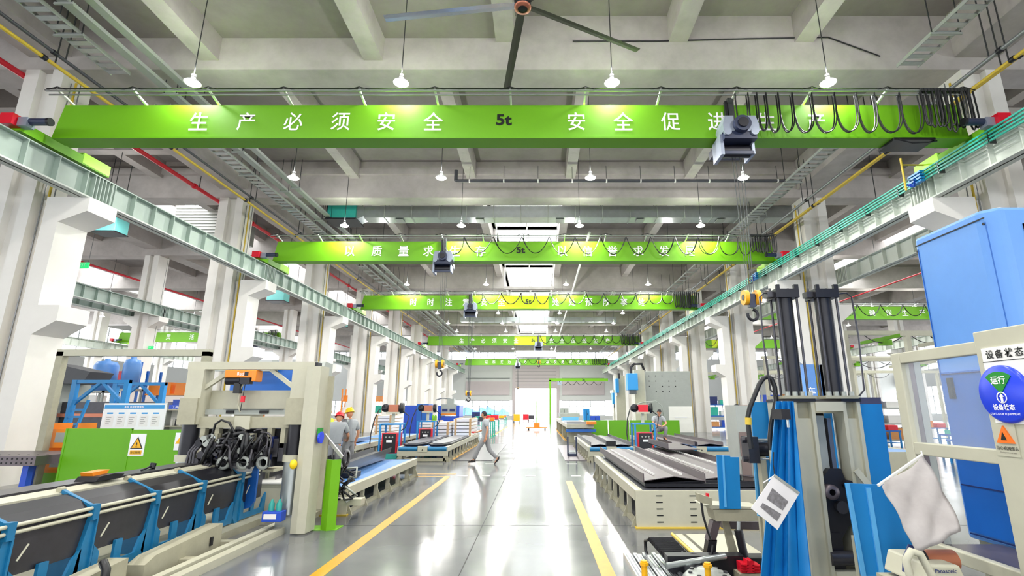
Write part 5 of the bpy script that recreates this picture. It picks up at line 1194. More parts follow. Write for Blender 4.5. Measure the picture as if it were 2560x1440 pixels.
b = MB(); b.box(xa1+.04, xa1+.13, TY+.12, TY+.2, 1.05, zt-.12, 'galvanised_dull'); b.box(xa1+.145, xa1+.18, TY+.1, TY+.18, .9, zt-.14, 'steel_sheet'); b.box(xb0-.06, xb0-.045, TY+.1, TY+.2, .9, zt-.1, 'sky_blue_paint')
b.box(xa1+.01, xa1+.035, TY+.08, TY+.2, .5, zt-.12, 'black_metal'); b.cyl((xb0-.03, TY+.12, 1.1), (xb0-.03, TY+.12, zt-.1), .014, 'galvanised'); b.build('guide_rail', t)
b = MB(); xm = (xa1+xb0)/2
b.prism([(xa1+.02, 1.22), (xa1+.09, 1.3), (xb0-.05, 1.3), (xb0-.0, 1.12), (xb0-.01, .9), (xa1+.1, .72), (xa1+.03, .75)], 'y', TY+.06, TY+.3, 'black_metal')
b.lathe((xa1+.06, TY+.02, 1.12), [(.025,-.02),(.06,-.02),(.06,.06),(.025,.06)], 'steel_brown', 20, 'y'); b.cyl((xb0-.03, TY, 1.18), (xb0-.03, TY+.1, 1.18), .035, 'black_metal'); b.cyl((xm+.02, TY+.02, 1.0), (xm+.02, TY+.1, 1.0), .05, 'steel_dark', 16)
b.box(xa1+.03, xm, TY+.05, TY+.3, .53, .8, 'black_metal'); b.build('carriage', t)
b = MB(); b.bar((xb0+.02, TY-.03, 1.3), (xb0+.15, TY-.06, 1.1), .05, .02, 'cream_paint', (0,1,0)); b.build('gusset', t)
for k, (p0, p1, w) in enumerate([((1957, 738), (1987, 992), .072), ((2055, 738), (2088, 992), .072)]):
    A = at(*p0, Y=TY+.1); B_ = at(*p1, Y=TY+.1); x = (A.x+B_.x)/2; z1 = A.z
    b = MB(); b.cyl((x, TY+.1, zt+.05), (x, TY+.1, z1), w, 'black_metal', 24); b.build('cylinder_barrel', t)
    b = MB()
    for q in (-1, 1):
        for r in (-1, 1): b.cyl((x+q*.085, TY+.1+r*.07, zt+.04), (x+q*.085, TY+.1+r*.07, z1+.08), .011, 'steel_dark', 8)
    b.build('tie_rod', t)
    b = MB(); b.box(x-.11, x+.1, TY+.0, TY+.2, z1-.04, z1+.04, 'black_metal'); b.box(x-.1, x-.07, TY, TY+.03, z1+.04, z1+.08, 'black_metal'); b.box(x+.06, x+.1, TY, TY+.03, z1+.04, z1+.08, 'black_metal'); b.box(x-.17, x-.11, TY+.04, TY+.12, z1-.03, z1+.02, 'steel_dark'); b.build('cylinder_head', t)
    b = MB(); b.box(x-.15, x+.13, TY-.02, TY+.3, zt+.025, zt+.05, 'cream_dirty')
    for q in range(4): b.cyl((x-.1+q*.065, TY+.02, zt+.05), (x-.1+q*.065, TY+.02, zt+.085), .022, 'galvanised_dull', 6)
    b.build('mounting_flange', t)
    s = -1 if k == 0 else 1
    b = MB(); b.tube([(x+s*.1, TY+.05, z1), (x+s*.2, TY+.05, z1+.01), (x+s*.24, TY+.05, z1-.03), (x+s*.25, TY+.05, z1-.4), (x+s*.23, TY+.05, zt+.1), (x+s*.18, TY+.05, zt+.05)], .008, 'steel_dark', 6); b.build('oil_pipe', t)
# blue covers round the tower
t = T('corrugated_cover', 'tall folded sky-blue sheet cover with a black latch beside the tower', 'cover panel', (xa0-.2, TY-.2, 0))
b = MB(); xs = [(1941, 1903), (1952, 1925), (1957, 1935), (1966, 1958), (1971, 1970), (1978, 1998), (1984, 2028)]
tops = [at(a, 1003, Y=TY-.1+.06*(i % 2)) for i, (a, c) in enumerate(xs)]; bots = [at(c, 1440, Y=TY-.35+.08*(i % 2)) for i, (a, c) in enumerate(xs)]
bots = [tops[i]+(bots[i]-tops[i])*1.32 for i in range(len(xs))]
for i in range(len(xs)-1):
    q = [tops[i], tops[i+1], bots[i+1], bots[i]]; b.add(q+[p+Vector((0, .012, 0)) for p in q], [(0,1,2,3), (7,6,5,4), (0,4,5,1), (1,5,6,2), (2,6,7,3), (3,7,4,0)], 'sky_blue_paint' if i % 2 == 0 or i > 3 else 'sky_blue_paint')
b.build('folded_sheet', t)
a = at(1955, 1036, Y=TY-.22); MB().box(a.x-.04, a.x+.03, TY-.3, TY-.12, a.z-.04, a.z+.04, 'black_metal').cyl((a.x+.01, TY-.28, a.z-.1), (a.x+.01, TY-.28, a.z-.02), .01, 'galvanised').build('latch', t)
def plate(name, pts, Y, label, strips=(), m='sky_blue_paint', d=.02, legs=True):
    q = [at(p[0], p[1], Y=Y) for p in pts]
    t = T(name, label, 'cover panel', (q[0].x, Y, 0)); b = MB(); PY(b, pts, Y, d, m); b.build('sheet', t)
    for st in strips: b = MB(); PY(b, st, Y-.012, .012, 'pale_blue_paint'); b.build('edge_strip', t)
    if not legs: return t
    b = MB(); zb = min(v.z for v in q); xs = [v.x for v in q]; x0 = min(xs)+.04; x1 = max(xs)-.06
    for x in (x0, x1): b.box(x-.02, x+.02, Y+d, Y+d+.04, 0, zb+.25, 'cream_dirty')
    b.build('support_leg', t); return t
plate('machine_cover', [(1877, 1005), (1922, 1005), (1926, 1104), (1884, 1104)], 5.0, 'upper sky-blue panel inside the hose loop, above the horizontal cylinder', strips=[[(1922, 1004), (1928, 1004), (1932, 1104), (1926, 1104)]])
plate('machine_cover', [(1792, 1138), (1825, 1139), (1826, 1143), (1848, 1143), (1852, 1272), (1800, 1272)], 5.97, 'sky-blue panel with a pale strip standing above the beige arm', strips=[[(1806, 1139), (1810, 1139), (1817, 1268), (1812, 1268)]], legs=False)
plate('machine_cover', [(1884, 1142), (1932, 1142), (1950, 1300), (1896, 1290)], 4.9, 'sky-blue panel behind the hanging document', strips=[[(1884, 1142), (1889, 1142), (1899, 1290), (1894, 1290)]])
plate('machine_cover', [(2150, 1010), (2204, 1010), (2240, 1260), (2178, 1260)], 4.6, 'sky-blue panel on the outer side of the cream tower')
plate('machine_cover', [(2115, 1208), (2196, 1212), (2285, 1250), (2300, 1440), (2155, 1440)], 3.9, 'big low sky-blue cover below the tower with two pale strips', strips=[[(2115, 1208), (2124, 1208), (2166, 1440), (2155, 1440)], [(2166, 1220), (2177, 1220), (2212, 1440), (2200, 1440)]])
# horizontal cylinder
t = T('horizontal_cylinder', 'black horizontal hydraulic cylinder under the hose loop', 'hydraulic cylinder', (2.2, 4.7, 0))
A = at(1880, 1123, Y=4.7); B_ = at(1930, 1123, Y=4.7)
MB().cyl(A, B_, .062, 'black_metal', 20).build('barrel', t)
b = MB()
for q in (-1, 1): b.cyl(A+Vector((-.06, -.03, q*.08)), B_+Vector((0, -.03, q*.08)), .012, 'galvanised', 8); b.cyl(A+Vector((-.1, -.03, q*.08)), A+Vector((-.05, -.03, q*.08)), .026, 'steel_dark', 6)
b.build('tie_rod', t)
MB().box(A.x-.06, A.x+.03, 4.62, 4.78, A.z-.11, A.z+.11, 'steel_dark').box(A.x+.05, A.x+.1, 4.66, 4.74, 0, A.z-.06, 'cream_dirty').build('end_block', t)
b = MB(); MB
hp = [(1878, 1122), (1873, 1085), (1869, 1045), (1874, 1020), (1885, 992), (1898, 960), (1908, 946), (1919, 942), (1929, 948), (1937, 968), (1940, 1000), (1934, 1030), (1928, 1060), (1925, 1095), (1927, 1130), (1932, 1160)]
t = T('hose_loop', 'thick black hydraulic hose arching above the horizontal cylinder', 'hose', at(1919, 942, Y=4.55))
MB().tube([at(p[0], p[1], Y=4.55) for p in hp], .021, 'black_rubber', 10).build('hose', t)
a = at(1871, 1062, Y=4.52); MB().cyl(a, a+Vector((.004, 0, .06)), .027, 'pipe_yellow', 10).build('tape_wrap', t)
a = at(1932, 1160, Y=4.52); MB().cyl(a, a+Vector((.0, 0, .11)), .02, 'cream_paint', 10).cyl(a-Vector((0,0,.08)), a, .014, 'copper', 8).build('fitting', t)
# vented electrical cabinet by the column
t = T('vented_cabinet', 'grey cabinet with four brown vent panels behind the hose loop', 'cabinet', (3.6, 8.2, 0))
Y = 9.0; a = at(1838, 1013, Y=Y); c = at(1886, 1100, Y=Y)
MB().box(a.x, c.x+.2, Y, Y+.5, 0, a.z, 'galvanised_dull').build('body', t)
for i in range(2):
    for j in range(2): MB().box(a.x+.02+i*.2, a.x+.18+i*.2, Y-.02, Y, .55+j*.45, .95+j*.45, 'brown_panel').build('vent_panel', t)
# beige arm machine
t = T('lifting_arm_machine', 'beige lifting arm machine with dark slanting leg and hydraulic rams', 'machine', (2.3, 6, 0)); Y = 6.0
b = MB(); PY(b, [(1782, 1272), (1905, 1272), (1905, 1303), (1790, 1303)], Y, .25, 'cream_dirty'); PY(b, [(1755, 1262), (1900, 1268), (1900, 1274), (1782, 1274)], Y-.0, .3, 'cream_paint'); b.build('arm', t)
b = MB(); PY(b, [(1745, 1234), (1781, 1246), (1781, 1264), (1750, 1256)], Y-.1, .12, 'cream_dirty'); PY(b, [(1766, 1233), (1773, 1234), (1773, 1242), (1766, 1242)], Y-.06, .03, 'red_paint'); b.build('switch_box', t)
b = MB(); PY(b, [(1783, 1303), (1803, 1303), (1790, 1352), (1770, 1352)], Y+.02, .12, 'steel_brown'); PY(b, [(1772, 1350), (1793, 1350), (1788, 1396), (1765, 1396)], Y+.02, .12, 'black_metal'); b.build('leg', t)
b = MB(); PY(b, [(1808, 1303), (1822, 1303), (1862, 1440), (1838, 1440)], Y+.1, .06, 'cream_dirty'); b.build('brace', t)
b = MB(); a = at(1846, 1325, Y=Y); c = at(1863, 1402, Y=Y); b.cyl(a, c, .045, 'black_metal', 14); b.cyl(at(1846, 1303, Y=Y), a, .02, 'galvanised', 10); b.build('ram', t)
b = MB(); PY(b, [(1805, 1303), (1905, 1305), (1905, 1325), (1808, 1322)], Y+.2, .1, 'steel_brown'); b.build('linkage', t)
MB().box(1.75, 2.9, 5.8, 6.3, .0, .12, 'cream_dirty').box(2.0, 2.7, 6.2, 7.6, 0, .1, 'cream_paint').box(1.9, 2.6, 5.9, 6.1, .12, .24, 'black_metal').build('base', t)
b = MB(); b.tube([at(1753, 1255, Y=Y-.05), at(1758, 1290, Y=Y-.05), at(1770, 1330, Y=Y-.05), at(1778, 1350, Y=Y-.05)], .013, 'black_rubber', 6); b.tube([at(p, q, Y=Y-.15) for p, q in ((1710, 1392), (1730, 1385), (1755, 1388), (1775, 1392), (1780, 1382), (1783, 1362))], .014, 'black_rubber', 6); b.build('hose', t)
tag(MB().box(2.02, 2.14, 5.3, 5.5, .0, .06, 'steel_dark').build('floor_bracket'), 'dark bracket on the floor below the beige arm', 'bracket')
Y = 5.6; a = at(1852, 1432, Y=Y)
t = T('pipe_vise', 'bright red ribbed clamp under the hydraulic ram', 'clamp', (at(1877, 1432, Y=Y).x, Y, 0))
b = MB(); PY(b, [(1852, 1408), (1872, 1411), (1872, 1433), (1854, 1433)], Y, .12, 'red_paint'); PY(b, [(1880, 1411), (1900, 1412), (1902, 1433), (1880, 1433)], Y, .12, 'red_paint'); PY(b, [(1868, 1400), (1874, 1403), (1880, 1400), (1886, 1405), (1886, 1433), (1868, 1433)], Y-.02, .1, 'red_paint'); b.build('jaw', t)
b = MB()
for k in range(3): PY(b, [(1853, 1411+k*7), (1872, 1413+k*7), (1872, 1414.5+k*7), (1853, 1412.5+k*7)], Y-.02, .02, 'red_paint'); PY(b, [(1881, 1413+k*7), (1901, 1414+k*7), (1901, 1416+k*7), (1881, 1415+k*7)], Y-.02, .02, 'red_paint')
b.build('rib', t); c = at(1877, 1434, Y=Y); MB().box(c.x-.12, c.x+.14, Y-.02, Y+.15, 0, c.z, 'cream_dirty').build('pedestal', t)
# cable chain
t = T('cable_chain', 'black and grey cable drag chain curling over beside the cream rails', 'cable chain', (1.6, 7, 0))
b = MB(); A = at(1652, 1342, z=.33); B_ = at(1700, 1395, z=.2)
for k in range(22):
    f_ = k/21; p = A+(B_-A)*f_; b.box(p.x-.14, p.x+.14, p.y-.022, p.y+.022, p.z-.05, p.z, 'steel_dark' if k % 2 else 'black_rubber')
b.build('upper_run', t)
b = MB(); pts = [(A.x, A.y+.0, A.z-.03), (A.x-.02, A.y+.12, A.z-.07), (A.x-.02, A.y+.12, .15), (A.x, A.y, .06), (A.x+.1, A.y-.6, .05)]
for s in (-.14, .14): b.tube([(p[0]+s, p[1], p[2]) for p in pts], .02, 'black_rubber', 6)
b.build('bend', t)
MB().box(A.x-.2, A.x-.15, A.y-1.4, A.y, 0, .05, 'galvanised_dull').build('guide_channel', t)
b = MB(); b.cyl(at(1680, 1335, z=.25), at(1745, 1395, z=.25), .02, 'pipe_yellow', 8); b.box(1.9, 2.05, 5.8, 7.6, .02, .1, 'cream_paint'); tag(b.build('slide_rail'), 'cream slide rail with a yellowish rod beside the drag chain', 'rail')
# aluminium profiles
for k in range(9):
    x0 = 1.0+k*.055; tag(MB().box(x0, x0+.045, 3.2, 6.5-.02*(k % 3), 0, .15-.02*(k % 2), 'aluminium').box(x0+.018, x0+.027, 3.2, 6.4, .12, .156-.02*(k % 2), 'steel_sheet').build('aluminium_profile'), 'long aluminium profile lying on the floor, %s counted from the yellow line' % ORD[k], 'aluminium profile', 'aluminium profiles on the floor')
tag(MB().box(1.52, 1.76, 3.2, 6.7, 0, .22, 'aluminium').box(1.6, 1.62, 3.2, 6.7, .22, .24, 'steel_sheet').box(1.7, 1.74, 3.2, 6.7, .22, .24, 'rail_steel').build('aluminium_box_section'), 'tall aluminium box section beside the row of flat profiles', 'aluminium profile')
for k, (px, py) in enumerate([(1610, 1401), (1768, 1406)]):
    Y = 5.1; a = at(px, py, Y=Y)
    t = T('guard_bolt_post', ['short yellow post between the aluminium profiles', 'short yellow post by the round gear cover'][k], 'post', (a.x, Y, 0))
    MB().cyl((a.x, Y, 0), (a.x, Y, a.z-.03), .028, 'yellow_paint', 10).build('shaft', t); MB().cyl((a.x, Y, a.z-.04), (a.x, Y, a.z-.015), .042, 'yellow_paint', 6).cyl((a.x, Y, a.z-.015), (a.x, Y, a.z), .03, 'yellow_paint', 8).build('cap', t)
t = T('gear_housing', 'grey round geared housing around the second yellow post', 'gear housing', (2.0, 5.4, 0)); a = at(1770, 1437, Y=5.4)
MB().lathe((a.x+.0, 5.4, 0), [(.24,0),(.24,.2),(.2,.24),(.1,.25),(.1,.28),(0,.28)], 'galvanised_dull', 24).build('housing', t)
b = MB()
for k in range(8): q = k*PI/4; b.cyl((a.x+.17*math.cos(q), 5.4+.17*math.sin(q), .235), (a.x+.17*math.cos(q), 5.4+.17*math.sin(q), .26), .02, 'steel_dark', 6)
b.build('bolt', t); MB().box(a.x-.3, a.x+.5, 5.75, 5.9, 0, .3, 'black_metal').cyl((a.x-.35, 5.6, .25), (a.x+.3, 5.75, .3), .03, 'galvanised', 8).build('linkage', t)
# hanging document
t = T('hanging_document', 'grease-stained document in a plastic sleeve hung cornerwise on the blue cover', 'document', at(1937, 1185, Y=4.0)); Y = 4.0
b = MB(); PY(b, [(1937, 1185), (2000, 1231), (1944, 1325), (1878, 1271)], Y, .006, 'paper'); b.build('sheet', t)
b = MB(); PY(b, [(1931, 1220), (1971, 1254), (1957, 1276), (1917, 1247)], Y-.003, .003, 'photo_grey'); PY(b, [(1907, 1257), (1953, 1285), (1943, 1303), (1901, 1267)], Y-.003, .003, 'photo_grey'); b.build('printed_photo', t)
b = MB(); PY(b, [(1937, 1185), (2000, 1231), (1996, 1236), (1934, 1190)], Y-.006, .006, 'galvanised_dull'); b.build('sleeve_edge', t)
MB().tube([at(1937, 1188, Y=Y), at(1933, 1160, Y=Y), at(1934, 1130, Y=Y)], .004, 'black_rubber', 5).tube([at(1937, 1188, Y=Y), at(1925, 1196, Y=Y), at(1908, 1207, Y=Y)], .004, 'paper', 5).build('string', t)
# blue cabinet above and behind the cream frame
X = 2.9; n_ = at(2468, 515, X=X); f_ = at(2284, 600, X=X)
t = T('blue_machine_cabinet', 'huge light blue machine cabinet towering behind the cream frame', 'machine cabinet', (X+.4, (n_.y+f_.y)/2, .95))
b = MB(); zt_ = n_.z
b.prism([(X, n_.y+.08), (X, f_.y), (X+1.3, f_.y), (X+1.3, n_.y), (X+.08, n_.y)], 'z', .95, zt_, 'cabinet_blue'); b.build('casing', t, bevel=.025)  # light on the side face is put into this paler blue
b = MB(); p = at(2288, 617, X=X-.004); q = at(2460, 544, X=X-.004); b.bar(p, q, .004, .008, 'dark_gap'); b.bar(p+Vector((0,-.02,-.03)), p+Vector((0,-.02,-1.45)), .004, .006, 'deep_blue_paint'); b.bar(q+Vector((0,0,-.03)), q+Vector((0,0,-1.6)), .004, .006, 'deep_blue_paint'); b.build('panel_seam', t)
b = MB()
for px, py in ((2293, 629), (2457, 560)): p = at(px, py, X=X-.004); b.cyl(p, p+Vector((.01,0,0)), .009, 'dark_gap', 10)
b.build('screw', t)
b = MB(); yn = n_.y; b.box(X+.22, X+1.2, yn-.012, yn, .98, zt_-.14, 'deep_blue_paint'); b.box(X+.2, X+.22, yn-.006, yn, .98, zt_-.12, 'dark_gap'); b.box(X+.2, X+1.2, yn-.006, yn, zt_-.14, zt_-.12, 'dark_gap'); b.build('front_door', t)  # deeper blue paints the front face darker than the lit side
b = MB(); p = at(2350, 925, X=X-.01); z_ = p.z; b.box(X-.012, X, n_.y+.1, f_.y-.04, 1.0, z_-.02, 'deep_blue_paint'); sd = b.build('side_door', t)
b = MB(); p = at(2372, 945, X=X-.016); q = at(2384, 997, X=X-.016); b.box(X-.03, X-.012, p.y-.03, p.y+.01, q.z, p.z, 'black_metal'); b.build('door_handle', sd)
b = MB()
for py_ in (933, 1210, 1325): p = at(2400, py_, X=X-.014); b.box(X-.018, X-.012, n_.y+.12, f_.y-.05, p.z-.004, p.z+.004, 'navy_panel')
b.build('door_seam', t)
MB().box(X+.05, X+1.25, n_.y+.05, f_.y-.03, 0, .95, 'cream_dirty').build('plinth', t)
# cream guard frame
X = 2.4; fy = at(2240, 900, X=X).y; ny = at(2436, 840, X=X).y; ztop = at(2225, 893, X=X).z+.02; zmid = at(2290, 1118, X=X).z; zlow = at(2330, 1365, X=X).z
t = T('safety_guard', 'cream square-tube guard frame with a clear window', 'guard frame', (X, (fy+ny)/2, 0))
MB().box(X, X+.06, fy-.03, fy+.05, 0, ztop, 'cream_paint').box(X+.06,X+.1,fy-.02,fy+.04,0,ztop,'steel_brown').box(X+.1, X+.16, fy, fy+.06, 0, ztop, 'galvanised_dull').build('far_post', t, bevel=.006)
MB().box(X+.003, X+.057, ny, fy-.028, ztop-.07, ztop, 'cream_paint').build('top_bar', t, bevel=.006)
MB().box(X+.003, X+.057, ny, fy-.028, zmid-.045, zmid+.03, 'cream_paint').build('middle_bar', t, bevel=.006)
MB().box(X+.003, X+.057, ny, fy-.028, zlow-.05, zlow+.02, 'cream_paint').box(X+.06, X+.45, ny, fy, zlow-.02, zlow, 'steel_brown').build('lower_bar', t, bevel=.006)
MB().box(X+.03, X+.034, ny, fy, zmid+.03, ztop-.07, 'glass_pane').build('window_pane', t)
# status sign plate on the near post
yp0, yp1 = 2.05, ny
t = T('status_sign', 'cream machine plate carrying a round blue and green status dial', 'sign', (X, (yp0+yp1)/2, 0))
zp = at(2432, 832, X=X).z; MB().box(X-.01, X+.05, yp0, yp1, 0, zp, 'cream_paint').build('back_plate', t, bevel=.006)
yd0 = at(2452, 880, X=X-.02).y; MB().box(X-.018, X-.01, yp0+.02, yd0, at(2500, 1058, X=X).z, at(2460, 872, X=X).z, 'white_paint').build('printed_plate', t)
b = MB(); p = at(2462, 905, X=X-.02); b.box(X-.021, X-.018, yp0+.02, yd0, p.z-.003, p.z, 'dark_gap'); p = at(2461, 894, X=X-.02); L = yd0-.02
for k, ch in enumerate('设备状态标识'): text_into(b, ch, (X-.02, L-.03-k*.055, p.z+.012), .045, 'letter_black', '-x', bold=.02, depth=.001)
b.build('heading_lettering', t)
c = at(2508, 985, X=X-.03); r = .145
MB().lathe((X-.018, c.y, c.z), [(0,-.02),(r-.012,-.02),(r,-.01),(r,0),(0,0)], 'dial_blue', 48, 'x').build('dial', t); dl = [o for o in t.children if o.name.startswith('dial')][0]
b = MB(); pts = [(c.y+r*.78*math.sin(a), c.z+r*.78*math.cos(a)) for a in [(-40+k*8)*PI/180 for k in range(11)]]
b.prism([(c.y, c.z-.0)]+pts, 'x', X-.042, X-.038, 'dial_green'); b.build('green_sector', dl)
b = MB(); text_into(b, '运行', (X-.043, c.y-.0, c.z+.07), .042, 'letter_white', '-x', bold=.02, depth=.001)
text_into(b, '设备状态', (X-.04, c.y, c.z-.065), .03, 'letter_white', '-x', bold=.02, depth=.001); text_into(b, 'STATUS OF EQUIPMENT', (X-.04, c.y, c.z-.1), .013, 'letter_white', '-x', depth=.001)
b.lathe((X-.04, c.y, c.z-.018), [(.024,-.002),(.029,-.002),(.029,0),(.024,0)], 'letter_white', 24, 'x'); b.prism([(c.y-.006, c.z-.038), (c.y+.006, c.z-.038), (c.y+.006, c.z-.014), (c.y+.013, c.z-.014), (c.y, c.z+.002), (c.y-.013, c.z-.014), (c.y-.006, c.z-.014)], 'x', X-.043, X-.04, 'letter_white'); b.build('dial_lettering', dl)
c = at(2512, 1090, X=X-.02); b = MB(); b.box(X-.016, X-.01, c.y-.06, c.y+.07, c.z-.1, c.z+.06, 'cream_paint'); b.prism([(c.y-.05, c.z-.035), (c.y+.05, c.z-.035), (c.y, c.z+.052)], 'x', X-.024, X-.016, 'sign_orange'); b.prism([(c.y-.012, c.z-.02), (c.y+.02, c.z-.02), (c.y+.005, c.z+.02)], 'x', X-.026, X-.024, 'letter_black'); b.build('warning_triangle', t)
b = MB(); text_into(b, '当心机械伤人', (X-.018, c.y, c.z-.06), .02, 'letter_black', '-x', bold=.01, depth=.001); text_into(b, 'Warning mechanical injury', (X-.018, c.y, c.z-.082), .008, 'letter_black', '-x', depth=.001); b.build('warning_lettering', t)
# plastic cloth bag
t = T('plastic_sheet', 'crumpled grey plastic sleeve hanging cornerwise from the cream frame', 'plastic sleeve', at(2300, 1138, X=2.3))
P = [at(2305, 1138, Y=3.05), at(2195, 1214, Y=3.0), at(2284, 1379, Y=2.8), at(2391, 1324, Y=2.75)]
b = MB(); n = 14; v = []; random.seed(3)
for s in (0, 1):
    for i in range(n+1):
        for j in range(n+1):
            u, w = i/n, j/n; p = (P[0]*(1-u)+P[1]*u)*(1-w)+(P[3]*(1-u)+P[2]*u)*w
            d = .03*abs(math.sin(u*4+w*2.2))+.02*abs(math.sin(w*6-u*4))+.02*math.sin(u*PI)*math.sin(w*PI); v.append(p+Vector((0, -d+s*.006, 0)))
f = []; N = n+1
for i in range(n):
    for j in range(n): f.append((i*N+j, i*N+j+1, (i+1)*N+j+1, (i+1)*N+j)); o = N*N; f.append((o+i*N+j, o+(i+1)*N+j, o+(i+1)*N+j+1, o+i*N+j+1))
for i in range(n):
    for e in ((i, i+1), (n*N+i+1, n*N+i)): f.append((e[0], e[0]+N*N, e[1]+N*N, e[1]))
    for e in (((i+1)*N, i*N), (i*N+n, (i+1)*N+n)): f.append((e[0], e[0]+N*N, e[1]+N*N, e[1]))
b.add(v, f, 'cloth_bag', True); b.build('sleeve', t)
b = MB(); b.tube([P[0], at(2303, 1128, Y=3.1)], .004, 'paper', 5); b.bar(P[0], P[1], .012, .012, 'white_paint'); b.build('hem', t)
# wire feeder at the bottom edge
t = T('wire_feeder', 'cream wire feeder with maker lettering and a copper wire reel under a clear lid', 'wire feeder', (2.15, 2.5, 0)); Y = 2.75
b = MB(); PY(b, [(2320, 1412), (2400, 1414), (2425, 1470), (2310, 1470)], Y, .3, 'cream_paint'); b.build('casing', t, bevel=.01)
b = MB(); p = at(2363, 1427, Y=Y-.005); text_into(b, 'Panasonic', (p.x, Y-.004, p.z), .02, 'navy_panel', bold=.02); b.build('maker_lettering', t)
p = at(2345, 1395, Y=Y+.15); MB().cyl(p+Vector((-.09, 0, -.01)), p+Vector((.08, 0, -.01)), .05, 'copper', 24).cyl(p+Vector((-.1, 0, -.01)), p+Vector((-.09, 0, -.01)), .065, 'black_metal', 24).build('wire_reel', t)
MB().tube([at(2275, 1440, Y=Y-.1), at(2265, 1400, Y=Y-.1), at(2278, 1378, Y=Y-.1), at(2300, 1385, Y=Y-.1), at(2330, 1440, Y=Y-.1)], .018, 'cream_paint', 8).build('carry_handle', t)
MB().tube([at(2262, 1430, Y=Y+.1), at(2263, 1395, Y=Y+.1), at(2275, 1365, Y=Y+.1), at(2292, 1375, Y=Y+.1)], .012, 'navy_panel', 8).build('cable', t)
p = at(2360, 1440, Y=Y); MB().box(p.x-.15, p.x+.2, Y, Y+.3, 0, p.z-.07, 'cream_dirty').build('stand', t)
